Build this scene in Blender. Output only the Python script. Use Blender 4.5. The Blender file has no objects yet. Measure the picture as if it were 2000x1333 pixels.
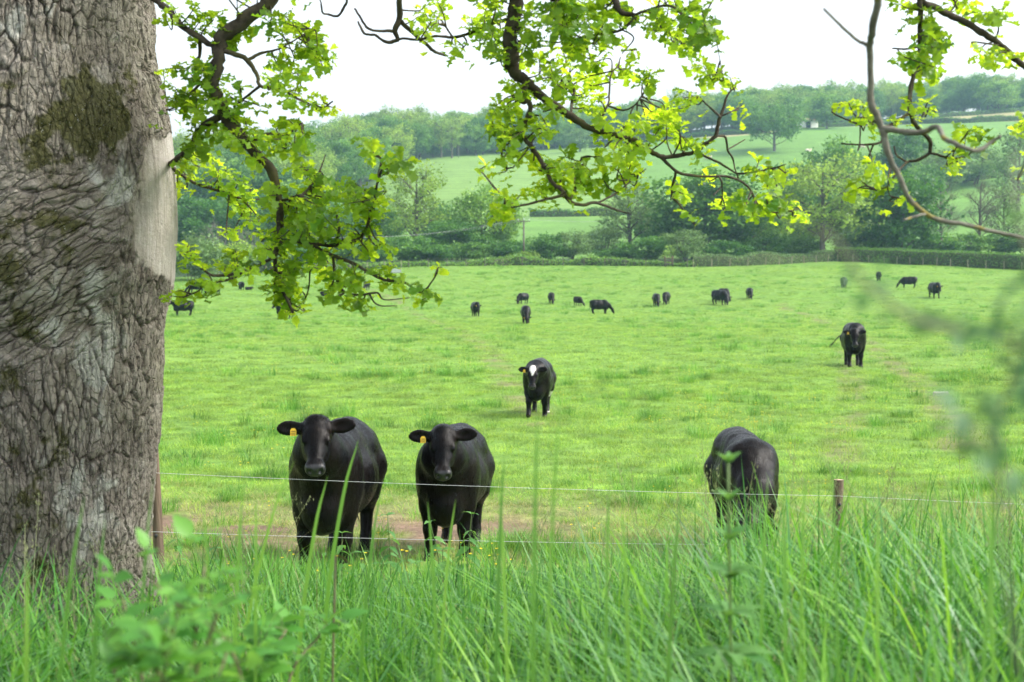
import bpy, math, random
import numpy as np
from mathutils import Vector, Matrix, Euler

random.seed(11)
rng = np.random.default_rng(11)
scene = bpy.context.scene
COL = scene.collection
R = math.radians

# ------------------------------------------------------------------ camera, world, sun, exposure
CZ = 3.3                                   # eye height above the field datum
LENS = 50.0
FP = 2000 * LENS / 36.0                    # focal length in photo pixels (photo 2000 x 1333)
PITCH = math.atan((666.5 - 530.0) / FP)    # the photographer looks slightly down
cam_data = bpy.data.cameras.new('camera')
cam_data.lens = LENS; cam_data.sensor_width = 36.0
cam_data.clip_start = 0.05; cam_data.clip_end = 6000
cam_data.dof.use_dof = True
cam_data.dof.focus_distance = 9.5
cam_data.dof.aperture_fstop = 4.5
cam_data.dof.aperture_blades = 9
cam = bpy.data.objects.new('camera', cam_data)
cam.location = (0, 0, CZ)
cam.rotation_euler = (math.pi / 2 - PITCH, 0, 0)
COL.objects.link(cam)
scene.camera = cam

SUN_EL, SUN_AZ = R(44), R(92)              # azimuth clockwise from +Y (ahead) towards +X
world = bpy.data.worlds.new('World'); scene.world = world
world.use_nodes = True
wn = world.node_tree; wn.nodes.clear()
w_out = wn.nodes.new('ShaderNodeOutputWorld')
w_bg = wn.nodes.new('ShaderNodeBackground')
w_sky = wn.nodes.new('ShaderNodeTexSky')
w_sky.sky_type = 'NISHITA'; w_sky.sun_disc = False
w_sky.sun_elevation = SUN_EL; w_sky.sun_rotation = SUN_AZ
w_sky.air_density = 1.0; w_sky.dust_density = 3.5; w_sky.ozone_density = 1.0
w_hs = wn.nodes.new('ShaderNodeHueSaturation')
w_hs.inputs['Saturation'].default_value = 0.30      # thin white cloud sheet: hardly any blue
w_bg.inputs['Strength'].default_value = 0.15
wn.links.new(w_sky.outputs[0], w_hs.inputs['Color'])
wn.links.new(w_hs.outputs[0], w_bg.inputs['Color'])
wn.links.new(w_bg.outputs[0], w_out.inputs['Surface'])

sun_data = bpy.data.lights.new('sun', 'SUN')
sun_data.energy = 1.5; sun_data.angle = R(14); sun_data.color = (1.0, 0.95, 0.86)
sun = bpy.data.objects.new('sun', sun_data); COL.objects.link(sun)
sdir = Vector((math.sin(SUN_AZ) * math.cos(SUN_EL), math.cos(SUN_AZ) * math.cos(SUN_EL), math.sin(SUN_EL)))
sun.rotation_euler = (-sdir).to_track_quat('-Z', 'Y').to_euler()
sun.location = (20, 10, 40)

vs = scene.view_settings
vs.view_transform = 'Standard'; vs.look = 'None'; vs.gamma = 1.0; vs.use_curve_mapping = False
vs.exposure = 1.42
scene.render.engine = 'CYCLES'
scene.cycles.use_denoising = True
scene.cycles.max_bounces = 8
scene.cycles.diffuse_bounces = 3
scene.cycles.transmission_bounces = 4
scene.cycles.volume_bounces = 1
scene.cycles.sample_clamp_indirect = 8.0

# ------------------------------------------------------------------ helpers
CP, SP = math.cos(PITCH), math.sin(PITCH)
def ray(x, y):
    """direction through photo pixel (x, y), scaled so that its Y (ahead) component is 1"""
    a = (x - 1000.0) / FP; b = (666.5 - y) / FP
    d = Vector((a, CP + b * SP, b * CP - SP))
    return d / d.y
def at(x, y, depth):
    d = ray(x, y)
    return Vector((d.x * depth, depth, CZ + d.z * depth))

def hash3(ix, iy, iz, seed):
    h = (ix.astype(np.int64) * 73856093) ^ (iy.astype(np.int64) * 19349663) ^ (iz.astype(np.int64) * 83492791) ^ (seed * 2654435761)
    h &= 0x7fffffff
    h = (h ^ (h >> 13)) * 1274126177 & 0x7fffffff
    h = (h ^ (h >> 16)) * 1911520717 & 0x7fffffff
    h = h ^ (h >> 15)
    return (h & 0xffffff) / float(0xffffff)
def vnoise(P, seed=0):
    P = np.asarray(P, float); f = np.floor(P); t = P - f; t = t * t * (3 - 2 * t)
    i = f.astype(np.int64); out = 0
    for dx in (0, 1):
        wx = t[:, 0] if dx else 1 - t[:, 0]
        for dy in (0, 1):
            wy = t[:, 1] if dy else 1 - t[:, 1]
            for dz in (0, 1):
                wz = t[:, 2] if dz else 1 - t[:, 2]
                out = out + wx * wy * wz * hash3(i[:, 0] + dx, i[:, 1] + dy, i[:, 2] + dz, seed)
    return out
def fbm(P, octv=4, seed=0, gain=0.5):
    P = np.asarray(P, float); a = 1.0; s = 0; tot = 0
    for o in range(octv):
        s = s + a * vnoise(P * (2.03 ** o) + 17.3 * o, seed + o); tot += a; a *= gain
    return s / tot
def xy0(X, Y): return np.stack([np.asarray(X, float), np.asarray(Y, float), np.zeros_like(np.asarray(X, float))], 1)
def smooth01(t): t = np.clip(t, 0, 1); return t * t * (3 - 2 * t)

def mesh(name, V, F, attrs=None, smooth=True):
    """V (n,3), F (m,3) or (m,4) array, or list of such arrays"""
    V = np.ascontiguousarray(V, dtype=np.float32)
    if isinstance(F, np.ndarray): F = [F]
    F = [np.asarray(f, dtype=np.int32) for f in F if len(f)]
    me = bpy.data.meshes.new(name)
    me.vertices.add(len(V)); me.vertices.foreach_set('co', V.ravel())
    loops = np.concatenate([f.ravel() for f in F])
    sizes = np.concatenate([np.full(len(f), f.shape[1], np.int32) for f in F])
    starts = np.concatenate([[0], np.cumsum(sizes)[:-1]]).astype(np.int32)
    me.loops.add(len(loops)); me.loops.foreach_set('vertex_index', loops)
    me.polygons.add(len(sizes)); me.polygons.foreach_set('loop_start', starts)
    try: me.polygons.foreach_set('loop_total', sizes)
    except Exception: pass
    me.polygons.foreach_set('use_smooth', np.full(len(sizes), smooth, bool))
    me.update(calc_edges=True); me.validate()
    if attrs:
        for k, v in attrs.items():
            v = np.asarray(v, dtype=np.float32)
            if v.ndim == 1:
                at_ = me.attributes.new(k, 'FLOAT', 'POINT'); at_.data.foreach_set('value', v)
            else:
                at_ = me.attributes.new(k, 'FLOAT_COLOR', 'POINT')
                at_.data.foreach_set('color', np.concatenate([v, np.ones((len(v), 1), np.float32)], 1).ravel())
    return me
def link(name, me, mat=None, parent=None, loc=None):
    o = bpy.data.objects.new(name, me); COL.objects.link(o)
    if mat is not None and me is not None and len(me.materials) == 0: me.materials.append(mat)
    if parent is not None: o.parent = parent
    if loc is not None: o.location = loc
    return o
def tag(o, label=None, cat=None, group=None, kind=None):
    if label: o['label'] = label
    if cat: o['category'] = cat
    if group: o['group'] = group
    if kind: o['kind'] = kind
    return o
def empty(name, loc=(0, 0, 0), rz=0.0):
    o = bpy.data.objects.new(name, None); COL.objects.link(o)
    o.location = loc; o.rotation_euler = (0, 0, rz); o.empty_display_size = 0.2
    return o

class MB:
    """collects pieces into one mesh"""
    def __init__(s): s.V = []; s.Q = []; s.T = []; s.n = 0; s.A = {}
    def add(s, V, Q=None, T=None, **attrs):
        V = np.asarray(V, float)
        if Q is not None and len(Q): s.Q.append(np.asarray(Q, int) + s.n)
        if T is not None and len(T): s.T.append(np.asarray(T, int) + s.n)
        s.V.append(V); s.n += len(V)
        for k, v in attrs.items():
            v = np.asarray(v, float)
            if v.ndim == 0: v = np.full(len(V), float(v))
            s.A.setdefault(k, []).append(v)
    def tube(s, P, rad, n=6, cap=True, bump=0.0, **attrs):
        P = np.asarray(P, float); rad = np.broadcast_to(np.asarray(rad, float), (len(P),))
        T = np.gradient(P, axis=0); T /= np.linalg.norm(T, axis=1)[:, None] + 1e-9
        ref = np.array([0.31, 0.2, 0.93]) if abs(T[0, 2]) < 0.8 else np.array([0.9, 0.3, 0.1])
        rings = []
        N = np.cross(T[0], ref); N /= np.linalg.norm(N)
        ang = np.linspace(0, 2 * math.pi, n, endpoint=False)
        for i in range(len(P)):
            N = N - T[i] * np.dot(N, T[i]); N /= np.linalg.norm(N) + 1e-9
            B = np.cross(T[i], N)
            rr = rad[i] * (1 + bump * rng.uniform(-1, 1, n))
            rings.append(P[i] + np.cos(ang)[:, None] * N * rr[:, None] + np.sin(ang)[:, None] * B * rr[:, None])
        V = np.concatenate(rings); m = len(P)
        i0 = (np.arange(m - 1)[:, None] * n + np.arange(n)[None, :]); i1 = (np.arange(m - 1)[:, None] * n + (np.arange(n)[None, :] + 1) % n)
        Q = np.stack([i0, i1, i1 + n, i0 + n], -1).reshape(-1, 4)
        Tt = None
        if cap:
            V = np.concatenate([V, P[:1], P[-1:]]); a, b = m * n, m * n + 1
            k = np.arange(n); k1 = (k + 1) % n
            Tt = np.concatenate([np.stack([np.full(n, a), k1, k], 1), np.stack([np.full(n, b), k + (m - 1) * n, k1 + (m - 1) * n], 1)])
        s.add(V, Q, Tt, **attrs)
    def box(s, c, size, rot=None, **attrs):
        h = np.asarray(size, float) / 2
        V = np.array([[x, y, z] for x in (-1, 1) for y in (-1, 1) for z in (-1, 1)], float) * h
        if rot is not None: V = V @ np.array(Euler(rot).to_matrix()).T
        s.add(V + np.asarray(c, float), [[0, 1, 3, 2], [4, 6, 7, 5], [0, 4, 5, 1], [2, 3, 7, 6], [0, 2, 6, 4], [1, 5, 7, 3]], **attrs)
    def mesh(s, name, smooth=True):
        F = []
        if s.Q: F.append(np.concatenate(s.Q))
        if s.T: F.append(np.concatenate(s.T))
        return mesh(name, np.concatenate(s.V), F, {k: np.concatenate(v) for k, v in s.A.items()}, smooth)
def catmull(P, n=6):
    P = np.asarray(P, float)
    if len(P) < 3: return np.stack([P[0] + (P[-1] - P[0]) * t for t in np.linspace(0, 1, n + 1)])
    E = np.concatenate([[2 * P[0] - P[1]], P, [2 * P[-1] - P[-2]]]); out = []
    for i in range(1, len(E) - 2):
        for t in np.linspace(0, 1, n, endpoint=False):
            a, b, c, d = E[i - 1], E[i], E[i + 1], E[i + 2]
            out.append(0.5 * ((2 * b) + (c - a) * t + (2 * a - 5 * b + 4 * c - d) * t * t + (3 * b - a - 3 * c + d) * t ** 3))
    out.append(P[-1]); return np.array(out)
def randunit(n):
    v = rng.normal(size=(n, 3)); return v / np.linalg.norm(v, axis=1)[:, None]

# ------------------------------------------------------------------ materials
class NT:
    def __init__(s, name):
        s.m = bpy.data.materials.new(name); s.m.use_nodes = True
        s.t = s.m.node_tree; s.t.nodes.clear()
        s.out = s.t.nodes.new('ShaderNodeOutputMaterial')
    def n(s, typ, **kw):
        nd = s.t.nodes.new('ShaderNode' + typ)
        for k, v in kw.items():
            if k in nd.inputs.keys(): 
                if hasattr(v, 'is_linked') or isinstance(v, bpy.types.NodeSocket): s.t.links.new(v, nd.inputs[k])
                else: nd.inputs[k].default_value = v
            else: setattr(nd, k, v)
        return nd
    def l(s, a, b): s.t.links.new(a, b)
    def attr(s, name): return s.n('Attribute', attribute_name=name)
    def coord(s): return s.n('TexCoord').outputs['Object']
    def geo(s): return s.n('NewGeometry').outputs['Position']
    def noise(s, vec, scale, detail=4, rough=0.55, dist=0.0):
        nd = s.n('TexNoise'); nd.inputs['Scale'].default_value = scale; nd.inputs['Detail'].default_value = detail
        nd.inputs['Roughness'].default_value = rough; nd.inputs['Distortion'].default_value = dist
        if vec is not None: s.l(vec, nd.inputs['Vector'])
        return nd.outputs['Fac']
    def ramp(s, fac, stops):
        nd = s.n('ValToRGB'); cr = nd.color_ramp
        while len(cr.elements) < len(stops): cr.elements.new(0.5)
        for e, (p, c) in zip(cr.elements, stops):
            e.position = p; e.color = (*c, 1) if len(c) == 3 else c
        s.l(fac, nd.inputs['Fac']); return nd.outputs['Color']
    def mapr(s, v, a, b, c, d):
        nd = s.n('MapRange'); s.l(v, nd.inputs['Value'])
        for k, x in zip(('From Min', 'From Max', 'To Min', 'To Max'), (a, b, c, d)): nd.inputs[k].default_value = x
        return nd.outputs['Result']
    def mix(s, fac, a, b, mode='MIX'):
        nd = s.n('Mix', data_type='RGBA', blend_type=mode)
        for sock, v in ((nd.inputs[0], fac), (nd.inputs[6], a), (nd.inputs[7], b)):
            if isinstance(v, bpy.types.NodeSocket): s.l(v, sock)
            elif isinstance(v, (int, float)): sock.default_value = v
            else: sock.default_value = (*v, 1)
        return nd.outputs[2]
    def math(s, op, a, b=0.0):
        nd = s.n('Math', operation=op)
        for i, v in enumerate((a, b)):
            if isinstance(v, bpy.types.NodeSocket): s.l(v, nd.inputs[i])
            else: nd.inputs[i].default_value = v
        return nd.outputs[0]
    def hsv(s, col, h=0.5, sat=1.0, val=1.0):
        nd = s.n('HueSaturation')
        for k, v in (('Hue', h), ('Saturation', sat), ('Value', val), ('Color', col)):
            if isinstance(v, bpy.types.NodeSocket): s.l(v, nd.inputs[k])
            elif k == 'Color': nd.inputs[k].default_value = (*v, 1)
            else: nd.inputs[k].default_value = v
        return nd.outputs[0]
    def bump(s, h, strength=0.3, dist=0.02):
        nd = s.n('Bump'); nd.inputs['Strength'].default_value = strength; nd.inputs['Distance'].default_value = dist
        s.l(h, nd.inputs['Height']); return nd.outputs[0]
    def pbr(s, col, rough=0.6, spec=0.4, normal=None, link=True, **kw):
        nd = s.n('BsdfPrincipled')
        for k, v in (('Base Color', col), ('Roughness', rough), ('Specular IOR Level', spec)):
            if isinstance(v, bpy.types.NodeSocket): s.l(v, nd.inputs[k])
            elif k == 'Base Color': nd.inputs[k].default_value = (*v, 1)
            else: nd.inputs[k].default_value = v
        for k, v in kw.items(): nd.inputs[k.replace('_', ' ')].default_value = v
        if normal is not None: s.l(normal, nd.inputs['Normal'])
        if link: s.l(nd.outputs[0], s.out.inputs['Surface'])
        return nd.outputs[0]

def leaf_mat(name, col, thru, mixf=0.4, vary=0.25, hue=0.02, attr=None, rough=0.5, spec=0.35, nscale=0.0, spread=.3):
    """two-sided leaf: Principled + Translucent, varied per object and per place"""
    t = NT(name)
    rnd = t.n('ObjectInfo').outputs['Random']
    v = t.mapr(rnd, 0, 1, 1 - vary, 1 + vary); h = t.mapr(rnd, 0, 1, 0.5 + hue, 0.5 - hue)
    if attr:
        a = t.attr(attr).outputs['Fac']
        v = t.math('MULTIPLY', v, t.mapr(a, 0, 1, 1 - spread, 1 + spread)); h = t.math('ADD', h, t.mapr(a, 0, 1, hue, -hue * 1.6))
    if nscale:
        nz = t.noise(t.geo(), nscale, 3)
        v = t.math('MULTIPLY', v, t.mapr(nz, 0.3, 0.7, 0.58, 1.36))
    c1 = t.hsv(col, h, 1.0, v); c2 = t.hsv(thru, h, 1.0, v)
    p = t.pbr(c1, rough, spec, link=False)
    tr = t.n('BsdfTranslucent'); t.l(c2, tr.inputs['Color'])
    mx = t.n('MixShader'); mx.inputs[0].default_value = mixf
    t.l(p, mx.inputs[1]); t.l(tr.outputs[0], mx.inputs[2]); t.l(mx.outputs[0], t.out.inputs['Surface'])
    return t.m

# ------------------------------------------------------------------ terrain
TY = np.array([-80, 0, 4, 6, 8, 10, 12, 13.3, 20, 30, 41, 60, 95, 128, 151, 178, 205, 225, 262, 300, 350, 450, 550, 620, 700, 800, 1000, 1700], float)
near = [-1.7, -1.5, -1.5, -1.6, -1.95, -2.25, -2.5, -2.58, -2.82, -3.02, -3.0, -3.1, -3.5, -3.6, -2.35, -1.15, .75]
#            225  262  300  350  450 550 620 700 800 1000 1700
TC = {-0.25: [1.3, 1.6, 4.0, 9.5, 23, 37, 47, 58, 66, 76, 60],
      0.0:   [1.6, 2.4, 5.6, 13, 28, 43, 52, 62, 70, 82, 60],
      0.216: [1.8, 3.0, 6.8, 14, 31, 52, 63, 73, 79, 88, 60],
      0.36:  [2.2, 4.0, 9.0, 17, 36, 56, 66, 79, 85, 92, 60]}
TU = np.array(sorted(TC)); TZ = np.array([near + TC[u] for u in TU])
def _slopes(x, y):
    d = np.diff(y) / np.diff(x); m = np.zeros_like(y); m[1:-1] = np.where(d[1:] * d[:-1] > 0, 2 * d[1:] * d[:-1] / (d[1:] + d[:-1] + 1e-12), 0)
    m[0], m[-1] = d[0], d[-1]; return m
TM = np.array([_slopes(TY, z) for z in TZ])
def terrain(X, Y):
    X = np.atleast_1d(np.asarray(X, float)); Y = np.clip(np.atleast_1d(np.asarray(Y, float)), -79, 1699)
    i = np.clip(np.searchsorted(TY, Y, 'right') - 1, 0, len(TY) - 2)
    h = TY[i + 1] - TY[i]; t = (Y - TY[i]) / h
    h00 = 2 * t ** 3 - 3 * t * t + 1; h10 = t ** 3 - 2 * t * t + t; h01 = -2 * t ** 3 + 3 * t * t; h11 = t ** 3 - t * t
    prof = np.stack([h00 * TZ[k][i] + h10 * h * TM[k][i] + h01 * TZ[k][i + 1] + h11 * h * TM[k][i + 1] for k in range(len(TU))])
    u = np.clip(X / np.maximum(Y, 30), TU[0], TU[-1] - 1e-6)
    j = np.clip(np.searchsorted(TU, u, 'right') - 1, 0, len(TU) - 2)
    f = smooth01((u - TU[j]) / (TU[j + 1] - TU[j])); k = np.arange(len(u))
    z = prof[j, k] * (1 - f) + prof[j + 1, k] * f
    P = xy0(X, Y)
    z = z + (vnoise(P * 0.35, 3) - .5) * 0.10 * smooth01((Y - 8) / 6) + (vnoise(P * 0.09, 4) - .5) * 0.35 * smooth01((Y - 25) / 60) * smooth01((420 - Y) / 200)
    # the bank under the hedgerow is a little higher towards the gate side
    z = z + 0.16 * smooth01((X + 0.3) / 1.6) * smooth01((7.5 - Y) / 4)
    return z + CZ
def tz(x, y): return float(terrain([x], [y])[0])
def hit(x, y, lo=6.0, hi=1200.0):
    """where the ray through photo pixel (x, y) meets the ground"""
    d = ray(x, y); t = np.concatenate([np.arange(lo, 60, .05), np.arange(60, 300, .25), np.arange(300, hi, 1.0)]); t = t[t >= lo]
    z = terrain(d.x * t, t); below = (CZ + d.z * t) < z
    k = int(np.argmax(below)) if below.any() else len(t) - 1
    return Vector((d.x * t[k], t[k], z[k]))

def seg_dist(X, Y, poly):
    best = np.full(len(X), 1e9)
    for (ax, ay), (bx, by) in zip(poly[:-1], poly[1:]):
        vx, vy = bx - ax, by - ay; t = np.clip(((X - ax) * vx + (Y - ay) * vy) / (vx * vx + vy * vy + 1e-9), 0, 1)
        best = np.minimum(best, np.hypot(X - ax - t * vx, Y - ay - t * vy))
    return best
PATHS = [([(640, 545), (700, 558), (780, 590), (880, 640), (955, 685), (980, 735), (1060, 830)], .44, .6),
         ([(1640, 655), (1655, 700), (1666, 760), (1655, 830), (1640, 900)], .34, .5),
         ([(1520, 590), (1600, 625), (1700, 675), (1790, 745), (1850, 810), (1880, 880)], .42, .6),
         ([(470, 640), (600, 700), (760, 760)], .3, .25)]
PATHW = [([(hit(*p).x, hit(*p).y) for p in pl], w, s) for pl, w, s in PATHS]
def bare(X, Y):
    """0..1: trodden earth along cow paths and beside the wire"""
    X = np.asarray(X, float); Y = np.asarray(Y, float); out = np.zeros(len(X))
    nz = fbm(xy0(X, Y) * 1.3, 3, 21); nz2 = fbm(xy0(X, Y) * 0.5, 3, 29)
    for pl, w, s in PATHW:
        out = np.maximum(out, s * smooth01(1.5 - seg_dist(X, Y, pl) / w) * smooth01((nz - .34) * 5))
    band = np.exp(-((Y - 14.5 - .35 * np.sin(X * .8)) / 1.7) ** 2) * smooth01((1.6 - X) / 2.2 + .05)
    out = np.maximum(out, band * smooth01((nz - .31) * 7) * 1.0)
    band2 = np.exp(-((Y - 14.3) / 2.4) ** 2) * .55
    return np.clip(np.maximum(out, band2 * smooth01((nz2 - .45) * 5)), 0, 1)
def dry(X, Y):
    X = np.asarray(X, float); Y = np.asarray(Y, float)
    return np.clip(np.exp(-((Y - 14.4) / 2.5) ** 2) * (0.35 + .9 * fbm(xy0(X, Y) * .8, 3, 5)) * (0.65 + .35 * smooth01((2 - X) / 3)), 0, 1)
# ------------------------------------------------------------------ the ground sheet
def build_ground():
    ys = np.unique(np.concatenate([np.linspace(-80, 0, 18), np.linspace(0, 24, 150), np.geomspace(24, 300, 190), np.linspace(300, 700, 150), np.linspace(700, 1700, 60)]))
    us = np.unique(np.concatenate([np.linspace(-1.15, -.45, 22), np.linspace(-.45, .45, 190), np.linspace(.45, 1.15, 22)]))
    Yg, Ug = np.meshgrid(ys, us, indexing='ij')
    Xg = Ug * (np.abs(Yg) + 9); X, Y = Xg.ravel(), Yg.ravel(); Z = terrain(X, Y)
    n0, n1 = Xg.shape
    i = np.arange(n0 - 1)[:, None] * n1 + np.arange(n1 - 1)[None, :]
    Q = np.stack([i, i + 1, i + n1 + 1, i + n1], -1).reshape(-1, 4)
    P = xy0(X, Y)
    b = bare(X, Y); d = dry(X, Y)
    lush = fbm(P * .12, 3, 8)
    grass = np.array([.130, .262, .040]); grass2 = np.array([.175, .29, .052]); dryc = np.array([.27, .27, .10]); earth = np.array([.20, .135, .095])
    c = grass + (grass2 - grass) * lush[:, None]
    c = c + (dryc - c) * (d * .6)[:, None]
    c = c + (earth - c) * b[:, None]
    u = X / np.maximum(Y, 30)
    far = smooth01((Y - 235) / 60)[:, None]
    hill = np.array([.130, .255, .050]) * (0.85 + .3 * fbm(P * .03, 3, 14))[:, None]
    c = c + (hill - c) * far
    crop = smooth01((Y - 345) / 10) * smooth01((0.085 - u) / .01)
    c = c + (np.array([.175, .290, .068]) - c) * (crop * .9)[:, None]
    beige = smooth01((Y - BEIGE(u)[0]) / 5) * smooth01((BEIGE(u)[1] - Y) / 5) * smooth01((u - .12) / .02)
    c = c + (np.array([.36, .33, .16]) - c) * beige[:, None]
    woodland = np.maximum(smooth01((Y - FTOP(u) - 12) / 14), smooth01((-.085 - u) / .02) * smooth01((Y - 235) / 25))
    c = c + (np.array([.045, .075, .025]) - c) * woodland[:, None]
    edge = np.interp(u, EDGE_U, EDGE_D); scrub = smooth01((Y - edge - 2) / 3) * smooth01((edge + 44 - Y) / 14)
    c = c + (np.array([.045, .080, .024]) - c) * scrub[:, None]
    bank = smooth01((9.5 - Y) / 3)
    c = c + (np.array([.060, .085, .025]) - c) * bank[:, None]
    me = mesh('ground', np.stack([X, Y, Z], 1), Q, {'tint': c, 'crop': crop})
    t = NT('ground_grass_and_earth'); pos = t.geo()
    col = t.attr('tint').outputs['Color']
    n1_ = t.noise(pos, 2.6, 5, .62); n2_ = t.noise(pos, 14, 4, .6); n3_ = t.noise(pos, .16, 3)
    v = t.math('MULTIPLY', t.mapr(n1_, .3, .7, .62, 1.3), t.mapr(n2_, .3, .7, .72, 1.25))
    v = t.math('MULTIPLY', v, t.mapr(n3_, .3, .7, .86, 1.12))
    wv = t.n('TexWave', wave_type='BANDS', bands_direction='Y'); wv.inputs['Scale'].default_value = .016; wv.inputs['Distortion'].default_value = 3.0
    wv.inputs['Detail'].default_value = 2; wv.inputs['Detail Scale'].default_value = .25
    mp = t.n('Mapping'); mp.inputs['Rotation'].default_value = (0, 0, .35); mp.inputs['Scale'].default_value = (1, 2.6, 1); t.l(pos, mp.inputs[0]); t.l(mp.outputs[0], wv.inputs['Vector'])
    line = t.mapr(wv.outputs['Fac'], .82, 1.0, 0, .22); line = t.math('MULTIPLY', line, t.attr('crop').outputs['Fac'])
    v = t.math('MULTIPLY', v, t.math('SUBTRACT', 1.0, line))
    hue = t.mapr(n1_, .25, .75, .515, .488)
    col = t.hsv(col, hue, 1.0, v)
    t.pbr(col, .85, .15, normal=t.bump(n2_, .5, .05))
    return tag(link('ground', me, t.m), kind='structure')

def _row(pix, u):
    """depth of the ground along a line given in photo pixels, as a function of bearing"""
    P = [hit(*p, lo=230) for p in pix]; us = [p.x / p.y for p in P]; ds = [p.y for p in P]
    return np.interp(u, us, ds)
_bl = [(1150, 290), (1300, 274), (1400, 271), (1480, 264), (1600, 249), (1800, 243), (2000, 238)]
_bh = [(1150, 289.5), (1300, 272), (1400, 263), (1480, 259), (1600, 245), (1800, 231), (2000, 219)]
_ft = [(820, 318), (900, 309), (1000, 301), (1100, 292), (1300, 272), (1400, 262), (1480, 258), (1600, 244), (1800, 230), (2000, 217)]
def BEIGE(u): return _row(_bl, u), _row(_bh, u)
def FTOP(u): return _row(_ft, u)
_edge = [(200, 560), (350, 546), (480, 535), (640, 528), (800, 521), (1000, 518), (1350, 521), (1500, 516), (1630, 511), (1800, 517), (2000, 527), (2150, 532)]
_ep = [hit(*p, lo=60) for p in _edge]
EDGE_U = [p.x / p.y for p in _ep]; EDGE_D = [p.y for p in _ep]
build_ground()

# ------------------------------------------------------------------ scatter (for uncountable things only)
def proto_collection(name, objs):
    c = bpy.data.collections.new(name)
    for o in objs: c.objects.link(o)
    return c
def scatter(name, pts, rot, scl, idx, coll, label, cat):
    me = bpy.data.meshes.new(name); n = len(pts)
    me.vertices.add(n); me.vertices.foreach_set('co', np.asarray(pts, np.float32).ravel())
    for k, v in (('rot', rot), ('scl', scl)):
        a = me.attributes.new(k, 'FLOAT_VECTOR', 'POINT'); a.data.foreach_set('vector', np.asarray(v, np.float32).ravel())
    a = me.attributes.new('idx', 'INT', 'POINT'); a.data.foreach_set('value', np.asarray(idx, np.int32))
    o = link(name, me)
    g = bpy.data.node_groups.new(name + '_nodes', 'GeometryNodeTree')
    g.interface.new_socket('Geometry', in_out='INPUT', socket_type='NodeSocketGeometry')
    g.interface.new_socket('Geometry', in_out='OUTPUT', socket_type='NodeSocketGeometry')
    gi = g.nodes.new('NodeGroupInput'); go = g.nodes.new('NodeGroupOutput')
    ip = g.nodes.new('GeometryNodeInstanceOnPoints'); ci = g.nodes.new('GeometryNodeCollectionInfo')
    ci.inputs['Collection'].default_value = coll; ci.inputs['Separate Children'].default_value = True; ci.inputs['Reset Children'].default_value = True
    def na(nm, ty):
        x = g.nodes.new('GeometryNodeInputNamedAttribute'); x.data_type = ty; x.inputs['Name'].default_value = nm
        return x.outputs['Attribute']
    g.links.new(gi.outputs[0], ip.inputs['Points']); g.links.new(ci.outputs[0], ip.inputs['Instance'])
    ip.inputs['Pick Instance'].default_value = True
    g.links.new(na('idx', 'INT'), ip.inputs['Instance Index']); g.links.new(na('rot', 'FLOAT_VECTOR'), ip.inputs['Rotation']); g.links.new(na('scl', 'FLOAT_VECTOR'), ip.inputs['Scale'])
    g.links.new(ip.outputs[0], go.inputs[0])
    md = o.modifiers.new('scatter', 'NODES'); md.node_group = g
    return tag(o, label, cat, kind='stuff')

def blades(mb, base, head, length, width, lean, segs=4, tint=None, curl=1.0):
    """grass blades: arrays of base points, headings, lengths, widths and bend amounts"""
    n = len(base); t = np.linspace(0, 1, segs + 1)
    d = np.stack([np.cos(head), np.sin(head), np.zeros(n)], 1); s = np.stack([-np.sin(head), np.cos(head), np.zeros(n)], 1)
    V = np.zeros((n, segs + 1, 2, 3))
    for k, tt in enumerate(t):
        out = lean * (0.25 * tt + 0.75 * tt ** 2.2 * curl); up = tt - 0.5 * np.clip(lean, 0, 1.6) ** 2 * tt ** 2.6 * 0.55
        c = base + d * (out * length)[:, None]; c[:, 2] += up * length
        w = width * (0.55 + 1.2 * tt - 1.75 * tt * tt if tt < .999 else 0.02) * .9
        V[:, k, 0] = c - s * (w / 2)[:, None]; V[:, k, 1] = c + s * (w / 2)[:, None]
    i = (np.arange(n)[:, None] * (segs + 1) + np.arange(segs)[None, :]) * 2
    Q = np.stack([i, i + 1, i + 3, i + 2], -1).reshape(-1, 4)
    mb.add(V.reshape(-1, 3), Q, tint=np.repeat(tint if tint is not None else rng.random(n), (segs + 1) * 2))

# ------------------------------------------------------------------ pasture grass: tufts over the whole field
M_sward = leaf_mat('pasture_blade', (.190, .360, .054), (.32, .50, .06), .38, .27, .018, attr='tint', nscale=1.4)
M_lush = leaf_mat('lush_blade', (.115, .290, .042), (.19, .43, .05), .38, .22, .012, attr='tint', nscale=1.4)
M_straw = leaf_mat('dry_blade', (.36, .34, .14), (.44, .42, .15), .3, .22, .015, attr='tint')
M_flower = NT('buttercup_petal'); M_flower.pbr((.80, .62, .02), .4, .3); M_flower = M_flower.m
def tuft(name, n, rad, lo, hi, w, lean, mat):
    mb = MB(); a = rng.uniform(0, 6.283, n); r = rad * np.sqrt(rng.random(n))
    base = np.stack([np.cos(a) * r, np.sin(a) * r, np.full(n, -.01)], 1)
    blades(mb, base, a + rng.normal(0, .9, n), rng.uniform(lo, hi, n), np.full(n, w) * rng.uniform(.7, 1.3, n), np.abs(rng.normal(lean, .25, n)) + .1, 2)
    me = mb.mesh(name, False); me.materials.append(mat)
    return bpy.data.objects.new(name, me)
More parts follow.
